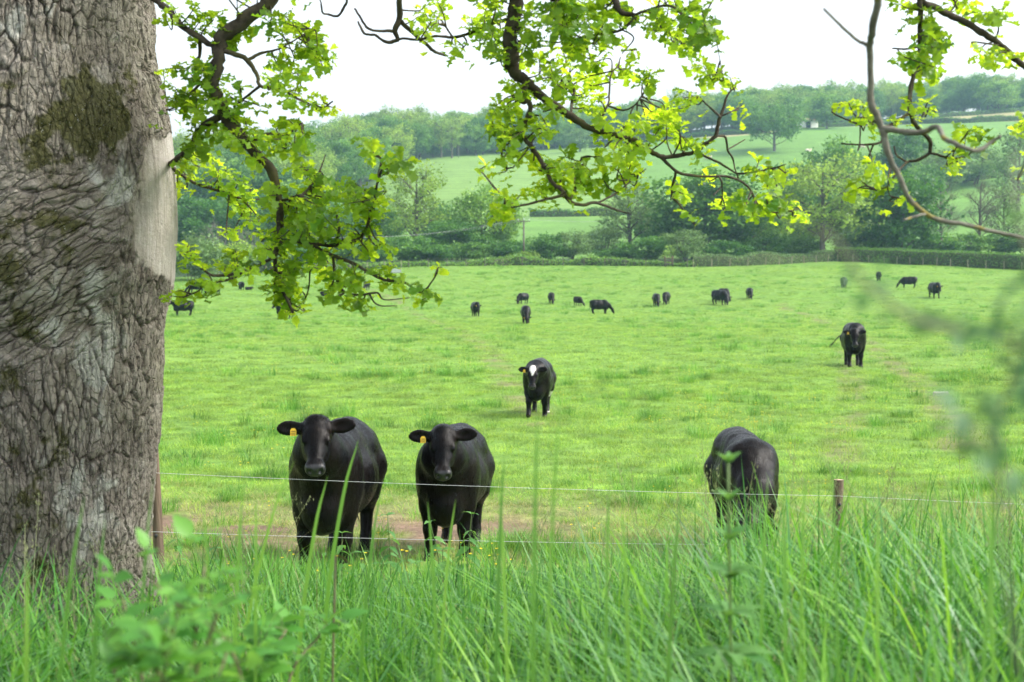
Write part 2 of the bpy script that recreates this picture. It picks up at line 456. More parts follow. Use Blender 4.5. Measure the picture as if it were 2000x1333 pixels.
def buttercup(name):
    mb = MB()
    for k in range(3):
        c = rng.normal(0, .06, 3); h = rng.uniform(.16, .24)
        c[2] = h; a = np.linspace(0, 6.283, 6)[:-1]
        V = np.concatenate([[[c[0], c[1], h - .006]], np.stack([c[0] + .016 * np.cos(a), c[1] + .016 * np.sin(a), np.full(5, h)], 1)])
        mb.add(V, None, [[0, i + 1, (i + 1) % 5 + 1] for i in range(5)])
        mb.add(np.array([[c[0], c[1], 0], [c[0] + .003, c[1], 0], [c[0], c[1], h - .006]]), None, [[0, 1, 2]])
    me = mb.mesh(name, False); me.materials.append(M_flower)
    return bpy.data.objects.new(name, me)
tufts = [tuft('tuft_a', 26, .13, .07, .16, .007, .55, M_sward), tuft('tuft_b', 30, .15, .05, .12, .007, .8, M_sward), tuft('tuft_c', 24, .11, .08, .19, .006, .45, M_sward),
         tuft('tuft_d', 40, .13, .12, .27, .009, .55, M_lush), tuft('tuft_e', 36, .11, .10, .22, .008, .7, M_lush),
         tuft('tuft_f', 22, .13, .06, .15, .005, .7, M_straw), tuft('tuft_g', 20, .11, .08, .22, .005, .55, M_straw), buttercup('tuft_h')]
C_tuft = proto_collection('grass_tufts', tufts)
def field_points():
    Xs, Ys, S, H = [], [], [], []
    for y0, y1, dens, sc, hz in ((8.6, 20, 70, 1.0, 1.0), (20, 42, 26, 1.35, 1.05), (42, 100, 6.5, 2.3, 1.1), (100, 207, 2.2, 3.6, 1.3)):
        area = .43 * (y1 * y1 - y0 * y0) * 1.0 + 2 * (y1 - y0); n = int(area * dens)
        y = np.sqrt(rng.uniform(y0 * y0, y1 * y1, n)); x = rng.uniform(-1, 1, n) * (.43 * y + 1)
        Xs.append(x); Ys.append(y); S.append(np.full(n, sc)); H.append(np.full(n, hz))
    X, Y, S, H = map(np.concatenate, (Xs, Ys, S, H))
    b = bare(X, Y); keep = rng.random(len(X)) > b * .93
    # stay inside the field's far boundary
    keep &= Y < np.interp(X / Y, EDGE_U, EDGE_D) - 1
    return X[keep], Y[keep], S[keep], H[keep]
X, Y, S, H = field_points(); n = len(X); P = xy0(X, Y)
nz = fbm(P * 2.1, 3, 31); nz2 = fbm(P * .22, 3, 37); dr = dry(X, Y)
lush_p = smooth01((nz - .615) * 9) * smooth01((nz2 - .36) * 4)
r = rng.random(n)
idx = rng.integers(0, 3, n)
idx = np.where(r < lush_p * .8, rng.integers(3, 5, n), idx)
r2 = rng.random(n)
idx = np.where((r2 < dr * .85) & (idx < 3), rng.integers(5, 7, n), idx)
idx = np.where(rng.random(n) < np.where(Y < 22, .008, .03) * smooth01((nz2 - .47) * 6), 7, idx)
hs = (0.30 + .58 * nz) * (1 + .75 * lush_p) * rng.uniform(.75, 1.25, n) * np.where(Y < 20, .85, 1.0)
sxy = S * rng.uniform(.75, 1.3, n)
fl = idx == 7
sxy = np.where(fl, np.clip(sxy * .8, .7, 1.7), sxy); hs = np.where(fl, 1.2, hs)
scatter('pasture_grass', np.stack([X, Y, terrain(X, Y)], 1), np.stack([np.zeros(n), np.zeros(n), rng.uniform(0, 6.283, n)], 1),
        np.stack([sxy, sxy, hs * H], 1), idx, C_tuft, 'short bright green pasture grass covering the grazed field', 'grass')
# ------------------------------------------------------------------ background trees
M_bark = NT('far_bark'); _nz = M_bark.noise(M_bark.coord(), 3, 4); M_bark.pbr(M_bark.ramp(_nz, [(.3, (.075, .062, .050)), (.7, (.16, .14, .115))]), .9, .1); M_bark = M_bark.m
M_palebark = NT('pale_twig_bark'); _nz = M_palebark.noise(M_palebark.coord(), 3, 4); M_palebark.pbr(M_palebark.ramp(_nz, [(.3, (.13, .115, .095)), (.7, (.24, .22, .185))]), .9, .1); M_palebark = M_palebark.m
LM = {'dense': leaf_mat('dense_deep_foliage', (.068, .195, .030), (.13, .31, .035), .36, .22, .010, attr='tint', spread=.5),
      'mid': leaf_mat('mid_green_foliage', (.100, .240, .036), (.17, .36, .045), .36, .26, .014, attr='tint', spread=.5),
      'spring': leaf_mat('young_spring_foliage', (.200, .335, .055), (.31, .48, .06), .38, .14, .008, attr='tint', spread=.5),
      'grey': leaf_mat('grey_green_foliage', (.125, .225, .066), (.19, .33, .08), .36, .18, .010, attr='tint', spread=.5),
      'pale': leaf_mat('pale_willow_foliage', (.150, .255, .085), (.22, .34, .09), .36, .10, .006, attr='tint', spread=.5)}
def leaf_tris(mb, C, size, sig, per, flat=.7, twig=False):
    """small leaf-cluster faces spread round the centres C"""
    n = len(C) * per
    c = np.repeat(C, per, 0) + rng.normal(0, 1, (n, 3)) * np.array([sig, sig, sig * flat])
    a = randunit(n); b = np.cross(a, randunit(n)); b /= np.linalg.norm(b, axis=1)[:, None] + 1e-9
    sz = size * rng.uniform(.6, 1.4, n)[:, None]
    V = np.stack([c - a * sz * .5, c + b * sz * .42, c + a * sz * .5, c - b * sz * .42], 1).reshape(-1, 3)
    Q = np.arange(n * 4).reshape(-1, 4)
    tint = np.repeat(np.clip(np.repeat(rng.random(len(C)), per) * .75 + rng.random(n) * .25, 0, 1), 4)
    mb.add(V, Q, tint=tint)
def limb(mb, a, b, r0, r1, sag=.12, n=5, sides=5):
    a = np.asarray(a, float); b = np.asarray(b, float); L = np.linalg.norm(b - a); m = (a + b) / 2 + rng.normal(0, sag * L, 3) * np.array([1, 1, .6])
    P = catmull([a, m, b], n); mb.tube(P, np.linspace(r0, r1, len(P)), sides, cap=False); return P
def build_tree(kind, Ht, Wd, trunk_h=.22, lobes=9, clusters=11, per=16, leaf=.34, sig=.55, shape='round', bark=None, twigs=0, trunk_r=.028, stems=1):
    """one tree prototype standing at the origin; returns (trunk mesh, crown mesh or None)"""
    tb, cb = MB(), MB(); rx = Wd / 2; z0 = Ht * trunk_h; cz = (z0 + Ht) / 2; rz = (Ht - z0) / 2
    tops = []
    for s_ in range(stems):
        off = rng.normal(0, .12 * Wd, 2) if stems > 1 else rng.normal(0, .02 * Wd, 2)
        base = [rng.normal(0, .05 * Wd) if stems > 1 else 0, rng.normal(0, .05 * Wd) if stems > 1 else 0, -.4]
        P = catmull([base, [base[0] + off[0] * .3, base[1] + off[1] * .3, z0], [off[0], off[1], cz], [off[0] * 1.3, off[1] * 1.3, z0 + (Ht - z0) * .86]], 5)
        rr = Ht * trunk_r / math.sqrt(stems) * np.linspace(1, .12, len(P)) ** 1.1; rr[0] *= 1.5
        tb.tube(P, rr, 7, bump=.08); tops.append(P)
    C = []; k = 0
    for i in range(lobes):
        f = (i + .5) / lobes; th = i * 2.399 + rng.normal(0, .35)
        zz = (1 - 2 * f) if shape != 'spread' else (.75 - 1.3 * f)
        rad = math.sqrt(max(0, 1 - zz * zz)); 
        if shape == 'tall': rad = min(rad, .8)
        q = rng.uniform(.52, .78)
        lc = np.array([rx * rad * q * math.cos(th), rx * rad * q * math.sin(th), cz + rz * zz * .72])
        P = tops[i % stems]; j = int(np.clip(np.searchsorted(P[:, 2], max(z0 * .9, lc[2] - rz * .55)), 1, len(P) - 2))
        Lp = limb(tb, P[j], lc, Ht * .0075, Ht * .0028, .10)
        lr = rng.uniform(.34, .52) * min(rx, rz * 1.1)
        for m in range(clusters):
            v = randunit(1)[0]; v[2] = v[2] * .85 + .12
            cc = lc + v * lr * rng.uniform(.35, 1.1) * np.array([1, 1, .8])
            C.append(cc)
            if rng.random() < .7: 
                Q_ = limb(tb, Lp[rng.integers(2, len(Lp))], cc, Ht * .0026, Ht * .0010, .12, 3, 3)
                for _ in range(twigs):
                    e = Q_[-1] + randunit(1)[0] * lr * .55 + np.array([0, 0, .15 * lr])
                    limb(tb, Q_[rng.integers(1, len(Q_))], e, Ht * .0012, Ht * .0004, .12, 2, 3)
    if per: 
        C = np.array(C); leaf_tris(cb, C, leaf, sig, per)
        tm, cm = tb.mesh('trunk'), cb.mesh('crown', False); cm.materials.append(LM[kind])
    else: tm, cm = tb.mesh('trunk'), None
    tm.materials.append(bark or M_bark)
    return tm, cm, Ht, Wd
PROTO = {
 'dense': [build_tree('dense', 12, 11, .08, 16, 15, 46, .42, .62), build_tree('dense', 13, 10.5, .08, 17, 14, 46, .42, .58)],
 'mid': [build_tree('mid', 13, 11, .08, 16, 14, 40, .42, .62), build_tree('mid', 12, 12, .08, 16, 14, 40, .42, .66)],
 'oak': [build_tree('spring', 14, 13, .16, 15, 14, 24, .38, .55, bark=M_bark, twigs=2, trunk_r=.032), build_tree('spring', 13, 13, .14, 15, 14, 24, .38, .56, twigs=2, trunk_r=.03)],
 'tall': [build_tree('grey', 15, 8.5, .22, 13, 12, 20, .34, .5, shape='tall', twigs=2), build_tree('spring', 15, 9, .2, 13, 12, 19, .34, .52, shape='tall', twigs=2)],
 'spread': [build_tree('mid', 12, 15, .03, 18, 16, 34, .40, .62, shape='spread', trunk_r=.045)],
 'grey': [build_tree('grey', 11, 9, .05, 13, 13, 28, .36, .55, twigs=1, stems=2), build_tree('grey', 10, 9, .05, 13, 13, 30, .36, .55, twigs=1, stems=3)],
 'shrub': [build_tree('mid', 5, 6, .02, 12, 11, 34, .28, .40, stems=4), build_tree('dense', 4.5, 5.5, .02, 12, 11, 36, .28, .38, stems=4)],
 'paleshrub': [build_tree('pale', 5, 6, .02, 12, 12, 30, .27, .40, stems=5), build_tree('spring', 4.5, 6, .02, 12, 12, 30, .27, .40, stems=5)],
 'bare': [build_tree('grey', 12, 8, .22, 12, 12, 0, twigs=9, bark=M_bark, trunk_r=.03), build_tree('grey', 13, 8, .2, 13, 12, 0, twigs=9, bark=M_bark, shape='tall')],
 'palebare': [build_tree('grey', 7, 6, .1, 9, 10, 0, twigs=8, bark=M_palebark, stems=3)],
 'ivy': [build_tree('grey', 12, 7.5, .12, 12, 12, 14, .3, .45, shape='tall', twigs=5)],
}
def place_tree(kind, var, x, depth, top, wpx, label, base=None, name='tree', cat='tree', group=None):
    tm, cm, Ht, Wd = PROTO[kind][var % len(PROTO[kind])]
    if base is not None: p = hit(x, base, lo=depth * .9); depth = p.y
    X = ray(x, 500).x * depth; z = tz(X, depth); zt = at(x, top, depth).z
    h = max(1.0, zt - z); w = wpx * depth / FP
    o = empty(name, (X, depth, z), rng.uniform(0, 6.28)); o.scale = (w / Wd * 1.2, w / Wd * 1.2, h / Ht * 1.02)
    link('trunk', tm, None, o)
    if cm: link('crown', cm, None, o)
    return tag(o, label, cat, group)
# kind, variant, photo x, depth, photo y of the top, width in photo pixels, label
TREES = [
 ('oak', 0, 1606, 222, 306, 185, 'pale spring oak with visible limbs just behind the clipped hedge'),
 ('dense', 0, 1756, 226, 338, 150, 'dense dark green tree behind the hedge, between the pale oak and the bare trees'),
 ('bare', 0, 1838, 232, 352, 84, 'leafless grey tree next to the dense dark green tree behind the hedge'),
 ('bare', 1, 1912, 240, 346, 82, 'taller leafless tree with upright limbs behind the hedge'),
 ('ivy', 0, 1962, 246, 352, 84, 'thinly leaved tree among the leafless trees behind the hedge'),
 ('ivy', 0, 1985, 330, 236, 92, 'tall thin tree rising behind the leafless trees at the picture edge'),
 ('mid', 1, 1632, 330, 276, 128, 'broad domed green tree behind and above the pale spring oak'),
 ('dense', 1, 1762, 405, 254, 92, 'round dark tree standing alone on the slope below the straw coloured strip'),
 ('grey', 0, 1838, 380, 290, 100, 'loose grey green tree in the row beyond the round dark hillside tree'),
 ('grey', 1, 1905, 390, 288, 110, 'bushy grey green tree at the end of the hillside row'),
 ('shrub', 0, 1800, 372, 322, 70, 'low bush at the foot of the round dark hillside tree', 'bush'),
 ('shrub', 1, 1546, 290, 318, 90, 'dark thicket tree tucked behind the pale spring oak'),
 ('mid', 0, 1378, 226, 330, 190, 'large full green tree behind the field fence, widest of the valley trees'),
 ('shrub', 0, 1465, 232, 408, 110, 'loose green tree between the large full tree and the pale oak'),
 ('oak', 1, 1510, 240, 392, 110, 'light green open tree just beside the pale spring oak'),
 ('tall', 0, 1232, 232, 350, 112, 'wispy grey tree with a pale thin trunk beside the large full green tree'),
 ('grey', 0, 1180, 238, 440, 76, 'small grey green tree beside the wispy pale trunked tree'),
 ('mid', 1, 945, 236, 368, 122, 'tallest green tree beside the utility pole'),
 ('dense', 0, 884, 232, 432, 108, 'dark low tree between the tall thin tree and the utility pole'),
 ('tall', 1, 812, 238, 318, 116, 'tall thin pale tree with a bare forked trunk in the valley'),
 ('mid', 0, 742, 246, 402, 100, 'green tree at the foot of the tall thin pale tree'),
 ('dense', 1, 680, 470, 272, 96, 'dark round tree at the lower edge of the hill wood'),
 ('mid', 0, 655, 262, 400, 110, 'mid green valley tree seen through the drooping oak bough'),
 ('mid', 1, 600, 300, 352, 120, 'tree of the valley wood with a high rounded top behind the oak bough'),
 ('dense', 0, 530, 300, 372, 120, 'dark tree of the valley wood hidden partly by oak leaves'),
 ('mid', 0, 462, 290, 384, 110, 'valley wood tree above the pale leafless bushes'),
 ('dense', 1, 388, 280, 384, 130, 'dark valley wood tree close to the big trunk'),
 ('palebare', 0, 418, 222, 428, 62, 'pale leafless bush in front of the valley wood', 'bush'),
 ('palebare', 0, 478, 230, 440, 62, 'second pale leafless bush, further from the big trunk', 'bush'),
 ('paleshrub', 0, 385, 178, 462, 100, 'pale green willow bush at the field edge beside the big trunk', 'bush'),
 ('paleshrub', 1, 452, 186, 474, 90, 'yellowish green bush beside the pale willow bush', 'bush'),
 ('paleshrub', 0, 520, 192, 480, 86, 'pale bush on the field edge under the drooping oak bough', 'bush'),
 ('shrub', 1, 590, 204, 478, 92, 'dark field edge bush behind the drooping oak bough', 'bush'),
 ('shrub', 0, 664, 212, 470, 92, 'green field edge bush behind the lowest oak twigs', 'bush'),
 ('shrub', 1, 730, 214, 466, 84, 'dark field edge bush below the tall thin pale tree', 'bush'),
 ('shrub', 1, 800, 216, 460, 90, 'dark bush at the foot of the tall thin trunk', 'bush'),
 ('shrub', 0, 1062, 218, 458, 84, 'rounded dark bush just beyond the utility pole', 'bush'),
 ('grey', 1, 1118, 220, 452, 78, 'grey green bush in the gap below the small valley field', 'bush'),
 ('shrub', 1, 995, 216, 470, 70, 'dark bush at the foot of the utility pole', 'bush'),
 ('paleshrub', 1, 1024, 214, 490, 56, 'small pale bush in front of the utility pole foot', 'bush'),
 ('shrub', 1, 1262, 216, 462, 84, 'dark thicket under the wispy grey tree', 'bush'),
 ('grey', 0, 1338, 212, 448, 76, 'pale grey green bush in front of the large full tree', 'bush'),
 ('shrub', 0, 1196, 217, 486, 62, 'low green bush left of the dark thicket', 'bush'),
 ('shrub', 1, 1420, 214, 470, 76, 'dark green bush where the clipped hedge begins', 'bush'),
 ('shrub', 0, 1492, 222, 462, 80, 'green bush behind the low end of the clipped hedge', 'bush'),
 ('spread', 0, 1511, 505, 194, 104, 'spreading oak alone in the hill pasture beside the white shed'),
 ('mid', 0, 1612, 590, 182, 72, 'rounded tree standing behind the white shed'),
 ('mid', 1, 1800, 660, 172, 64, 'pale rounded tree in front of the hilltop wood above the straw coloured strip'),
 ('mid', 0, 1945, 660, 158, 66, 'rounded hilltop tree at the end of the straw coloured strip'),
 ('grey', 0, 1133, 585, 250, 46, 'small pale tree on the top edge of the striped hill field'),
 ('grey', 1, 1010, 590, 262, 40, 'small tree on the top edge of the striped hill field below the wood'),
 ('mid', 0, 700, 258, 424, 84, 'rounded tree low in the valley behind the dark field edge bushes'),
 ('mid', 1, 866, 262, 402, 90, 'rounded green tree behind the dark low tree beside the utility pole'),
 ('dense', 1, 1296, 244, 396, 92, 'dark tree squeezed between the wispy grey tree and the large full tree'),
 ('mid', 1, 1450, 262, 372, 92, 'green tree rising behind the loose tree beside the large full one'),
 ('grey', 1, 1665, 246, 408, 84, 'grey green tree beside the foot of the pale spring oak'),
 ('mid', 0, 1570, 268, 352, 96, 'green tree just behind the crown of the pale spring oak'),
 ('shrub', 0, 1690, 228, 452, 92, 'bush behind the hedge corner under the dense dark tree', 'bush'),
 ('shrub', 1, 1822, 232, 462, 84, 'dark bush behind the hedge at the foot of the first leafless tree', 'bush'),
 ('shrub', 0, 1890, 236, 456, 84, 'green bush behind the hedge between two leafless trees', 'bush'),
 ('shrub', 1, 1965, 238, 452, 92, 'dark bush behind the hedge at its picture edge end', 'bush'),
 ('shrub', 0, 1560, 228, 456, 96, 'green bush behind the hedge at the foot of the pale spring oak', 'bush'),
 ('shrub', 1, 850, 216, 478, 76, 'dark bush beside the one at the foot of the tall thin trunk', 'bush'),
 ('shrub', 0, 930, 217, 474, 84, 'bush at the foot of the tallest tree beside the utility pole', 'bush'),
 ('tall', 1, 1700, 262, 418, 60, 'thin young tree in the gap between pale oak and dense dark tree'),
]
for i, row in enumerate(TREES):
    kind, var, x, depth, top, wpx, label = row[:7]
    cat = row[7] if len(row) > 7 else 'tree'
    place_tree(kind, var, x, depth, top, wpx, label, name='bush' if cat == 'bush' else 'tree', cat=cat)

# the hilltop wood reads as one mass
def wood():
    protos = []
    for nm, (k, v) in zip('abcde', (('mid', 0), ('mid', 1), ('dense', 0), ('oak', 0), ('tall', 1))):
        tm, cm, Ht, Wd = PROTO[k][v]
        cb = bpy.data.objects.new('wood_' + nm + '1', cm); tb = bpy.data.objects.new('wood_' + nm + '2', tm); protos += [cb, tb]
    coll = proto_collection('wood_trees', protos)
    pts, rot, scl, idx = [], [], [], []
    def put(X, Y, h):
        k = rng.choice(5, p=[.3, .25, .2, .17, .08]); a = rng.uniform(0, 6.28); s = h / 13 
        z = tz(X, Y)
        for j in (0, 1):
            pts.append((X, Y, z)); rot.append((0, 0, a)); scl.append((s * 1.05, s * 1.05, s)); idx.append(2 * k + j)
    for u in np.arange(-.62, .62, .0105):
        f0 = float(FTOP(np.array([u]))[0]) if u > -.075 else np.interp(u, [-.62, -.16, -.11, -.075], [330, 360, 430, 520])
        d = f0 + 14; row = 0
        while d < min(f0 + 130, 760) + (60 if u < -.075 else 0):
            Y = d + rng.normal(0, 4); uu = u + rng.normal(0, .0035)
            put(uu * Y, Y, rng.uniform(13, 19) * (0.9 if row == 0 else 1.0)); d += rng.uniform(16, 26); row += 1
    scatter('hill_wood', pts, rot, scl, idx, coll, 'hazy mixed wood along the hilltop and down the far slope', 'wood')
wood()

# ------------------------------------------------------------------ hedges
def ground_line(pix, step=1.5, lo=60):
    P = [hit(*p, lo=lo) for p in pix]; P = np.array([[p.x, p.y] for p in P])
    seg = np.hypot(*np.diff(P, axis=0).T); s = np.concatenate([[0], np.cumsum(seg)]); q = np.arange(0, s[-1], step)
    X = np.interp(q, s, P[:, 0]); Y = np.interp(q, s, P[:, 1]); return np.stack([X, Y, terrain(X, Y)], 1)
def hedge(pix, h, w, label, kind='mid', leaf=.2, dens=55, uneven=.12, lo=60, gaps=0.0):
    L = ground_line(pix, .5, lo); mb = MB(); core = MB(); n = len(L)
    T = np.gradient(L[:, :2], axis=0); T /= np.linalg.norm(T, axis=1)[:, None]; N = np.stack([-T[:, 1], T[:, 0]], 1)
    hh = h * (1 + uneven * 2 * (fbm(np.stack([L[:, 0] * .25, L[:, 1] * .25, np.zeros(n)], 1), 3, 71) - .5) * 2)
    if gaps: hh = hh * np.where(fbm(np.stack([L[:, 0] * .1, L[:, 1] * .1, np.ones(n)], 1), 3, 75) < gaps, .45, 1)
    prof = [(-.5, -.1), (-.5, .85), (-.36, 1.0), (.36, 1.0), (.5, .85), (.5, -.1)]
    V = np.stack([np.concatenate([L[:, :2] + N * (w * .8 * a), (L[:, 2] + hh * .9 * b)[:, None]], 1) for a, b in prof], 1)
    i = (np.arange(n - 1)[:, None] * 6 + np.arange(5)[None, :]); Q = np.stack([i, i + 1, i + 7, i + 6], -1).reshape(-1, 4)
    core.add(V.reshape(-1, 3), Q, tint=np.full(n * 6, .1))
    m = int(n * .5 * dens); k = rng.integers(0, n, m); a = rng.uniform(-.5, .5, m); b = rng.uniform(0, 1, m)
    side = rng.random(m); edge = side < .62
    a = np.where(edge, np.sign(a) * (.46 + .06 * rng.random(m)), a); b = np.where(edge, b, 1.0 + rng.normal(0, .03, m))
    C = np.concatenate([L[k, :2] + N[k] * (w * a)[:, None] + T[k] * rng.uniform(-.3, .3, m)[:, None], (L[k, 2] + hh[k] * b)[:, None]], 1)
    leaf_tris(mb, C, leaf, leaf * .5, 2)
    o = link('hedge', core.mesh('hedge_core'), M_hedgecore); link('foliage', mb.mesh('hedge_foliage', False), LM[kind], o)['kind'] = 'stuff'
    return tag(o, label, 'hedge')
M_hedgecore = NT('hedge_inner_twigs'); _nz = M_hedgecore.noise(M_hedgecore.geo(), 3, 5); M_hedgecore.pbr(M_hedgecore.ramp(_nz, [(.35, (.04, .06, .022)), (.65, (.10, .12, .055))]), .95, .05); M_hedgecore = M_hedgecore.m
HEDGE = [(1352, 521), (1420, 520), (1500, 517), (1580, 512.5), (1632, 510), (1720, 513), (1850, 520), (2010, 528), (2140, 533)]
hedge(HEDGE[:5], 1.55, 1.5, 'lower rough end of the clipped hedge, before its corner', 'pale', .16, 110, .22)
hedge(HEDGE[4:], 2.05, 1.5, 'long flat topped clipped hedge along the far side of the pasture', 'mid', .16, 130, .05)
hedge([(1035, 424), (1100, 424), (1190, 422), (1260, 420)], 1.7, 1.4, 'dark gappy hedge between the striped hill field and the small valley field', 'dense', .3, 40, .3, 230, .42)
hedge([(1150, 290), (1300, 274), (1400, 266), (1490, 261)], 1.6, 1.8, 'dark hedge along the top of the hill pasture', 'dense', .4, 26, .25, 300)
hedge([(1600, 249), (1700, 246), (1800, 242), (1900, 240), (2060, 236)], 2.0, 2.0, 'dark hedge below the straw coloured strip on the hill', 'dense', .4, 28, .25, 300)
hedge([(1820, 231), (1900, 226), (2000, 218), (2060, 215)], 1.7, 2.0, 'thin hedge above the straw coloured strip under the hilltop wood', 'dense', .4, 24, .2, 300)
hedge([(1838, 362), (1900, 354), (1960, 346), (2060, 338)], 1.5, 2.5, 'ragged hedge across the slope behind the leafless trees', 'grey', .35, 26, .35, 230, .3)
hedge([(560, 531), (700, 526), (800, 521), (900, 519), (1000, 518), (1100, 518), (1200, 519), (1360, 521)], .65, 2.2, 'low rough undergrowth hedge along the far edge of the pasture', 'mid', .26, 60, .9)
# ------------------------------------------------------------------ cattle: each body one continuous surface
class SDF:
    def __init__(s, lo, hi, h):
        s.h = h; s.lo = np.array(lo, float); s.n = np.ceil((np.array(hi) - s.lo) / h).astype(int) + 1
        s.F = np.full(s.n, 1.0, np.float32)
        s.ax = [s.lo[i] + h * np.arange(s.n[i]) for i in range(3)]
    def block(s, lo, hi, pad):
        a = np.clip(np.floor((np.array(lo) - pad - s.lo) / s.h).astype(int), 0, s.n - 1); b = np.clip(np.ceil((np.array(hi) + pad - s.lo) / s.h).astype(int) + 1, 1, s.n)
        sl = tuple(slice(a[i], b[i]) for i in range(3))
        G = np.stack(np.meshgrid(*[s.ax[i][sl[i]] for i in range(3)], indexing='ij'), -1).astype(np.float32); return sl, G
    def blend(s, sl, d, k, sub=False):
        f = s.F[sl]
        if sub:
            d = -d; t = np.clip(.5 - .5 * (f - d) / k, 0, 1); s.F[sl] = f + (d - f) * t + k * t * (1 - t)
        else:
            t = np.clip(.5 + .5 * (f - d) / k, 0, 1); s.F[sl] = f + (d - f) * t - k * t * (1 - t)
    def cap(s, a, b, ra, rb, k=.06, sub=False):
        a, b = np.array(a, np.float32), np.array(b, np.float32); r = max(ra, rb)
        sl, G = s.block(np.minimum(a, b) - r, np.maximum(a, b) + r, k + .04)
        ab = b - a; t = np.clip(((G - a) @ ab) / (ab @ ab + 1e-9), 0, 1)
        d = np.linalg.norm(G - a - t[..., None] * ab, axis=-1) - (ra + (rb - ra) * t); s.blend(sl, d, k, sub)
    def ell(s, c, r, k=.08, M=None, sub=False):
        c, r = np.array(c, np.float32), np.array(r, np.float32); ext = np.full(3, r.max()) if M is not None else r
        sl, G = s.block(c - ext, c + ext, k + .04); q = G - c
        if M is not None: q = q @ np.asarray(M, np.float32)      # columns of M are the local axes
        k0 = np.linalg.norm(q / r, axis=-1); k1 = np.linalg.norm(q / (r * r), axis=-1) + 1e-6
        s.blend(sl, np.where(k0 < 1e-4, -r.min(), k0 * (k0 - 1) / k1), k, sub)
    def chain(s, pts, rad, k=.05):
        for i in range(len(pts) - 1): s.cap(pts[i], pts[i + 1], rad[i], rad[i + 1], k)
    def surface(s):
        F = s.F; n = F.shape; ins = F < 0
        off = [(x, y, z) for x in (0, 1) for y in (0, 1) for z in (0, 1)]
        def cr(A, o): return A[o[0]:n[0] - 1 + o[0], o[1]:n[1] - 1 + o[1], o[2]:n[2] - 1 + o[2]]
        cnt = sum(cr(ins, o).astype(np.int8) for o in off); act = (cnt > 0) & (cnt < 8)
        I = np.argwhere(act); ids = np.full(act.shape, -1, np.int64); ids[act] = np.arange(len(I))
        pos = np.zeros((len(I), 3)); w = np.zeros(len(I))
        vals = {o: F[I[:, 0] + o[0], I[:, 1] + o[1], I[:, 2] + o[2]] for o in off}
        for o in off:
            for ax in range(3):
                if o[ax] == 0:
                    p = list(o); p[ax] = 1; p = tuple(p); a, b = vals[o], vals[p]; m = (a < 0) != (b < 0)
                    t = np.where(m, a / np.where(np.abs(a - b) < 1e-9, 1, a - b), 0)
                    e = np.array(o, float)[None, :].repeat(len(I), 0); e[:, ax] = t
                    pos[m] += e[m]; w[m] += 1
        V = s.lo + (I + pos / w[:, None]) * s.h
        faces = []
        for ax in range(3):
            u, v = (ax + 1) % 3, (ax + 2) % 3
            a = [slice(None)] * 3; b = [slice(None)] * 3; a[ax] = slice(0, n[ax] - 1); b[ax] = slice(1, n[ax])
            A, B = ins[tuple(a)], ins[tuple(b)]
            E = np.argwhere(A != B); E = E[(E[:, u] > 0) & (E[:, v] > 0) & (E[:, u] < n[u] - 1) & (E[:, v] < n[v] - 1)]
            fl = A[E[:, 0], E[:, 1], E[:, 2]]
            def cid(du, dv):
                c = E.copy(); c[:, u] -= du; c[:, v] -= dv; return ids[c[:, 0], c[:, 1], c[:, 2]]
            q = np.stack([cid(1, 1), cid(0, 1), cid(0, 0), cid(1, 0)], 1)
            q[~fl] = q[~fl][:, ::-1]; faces.append(q)
        return V, np.concatenate(faces)

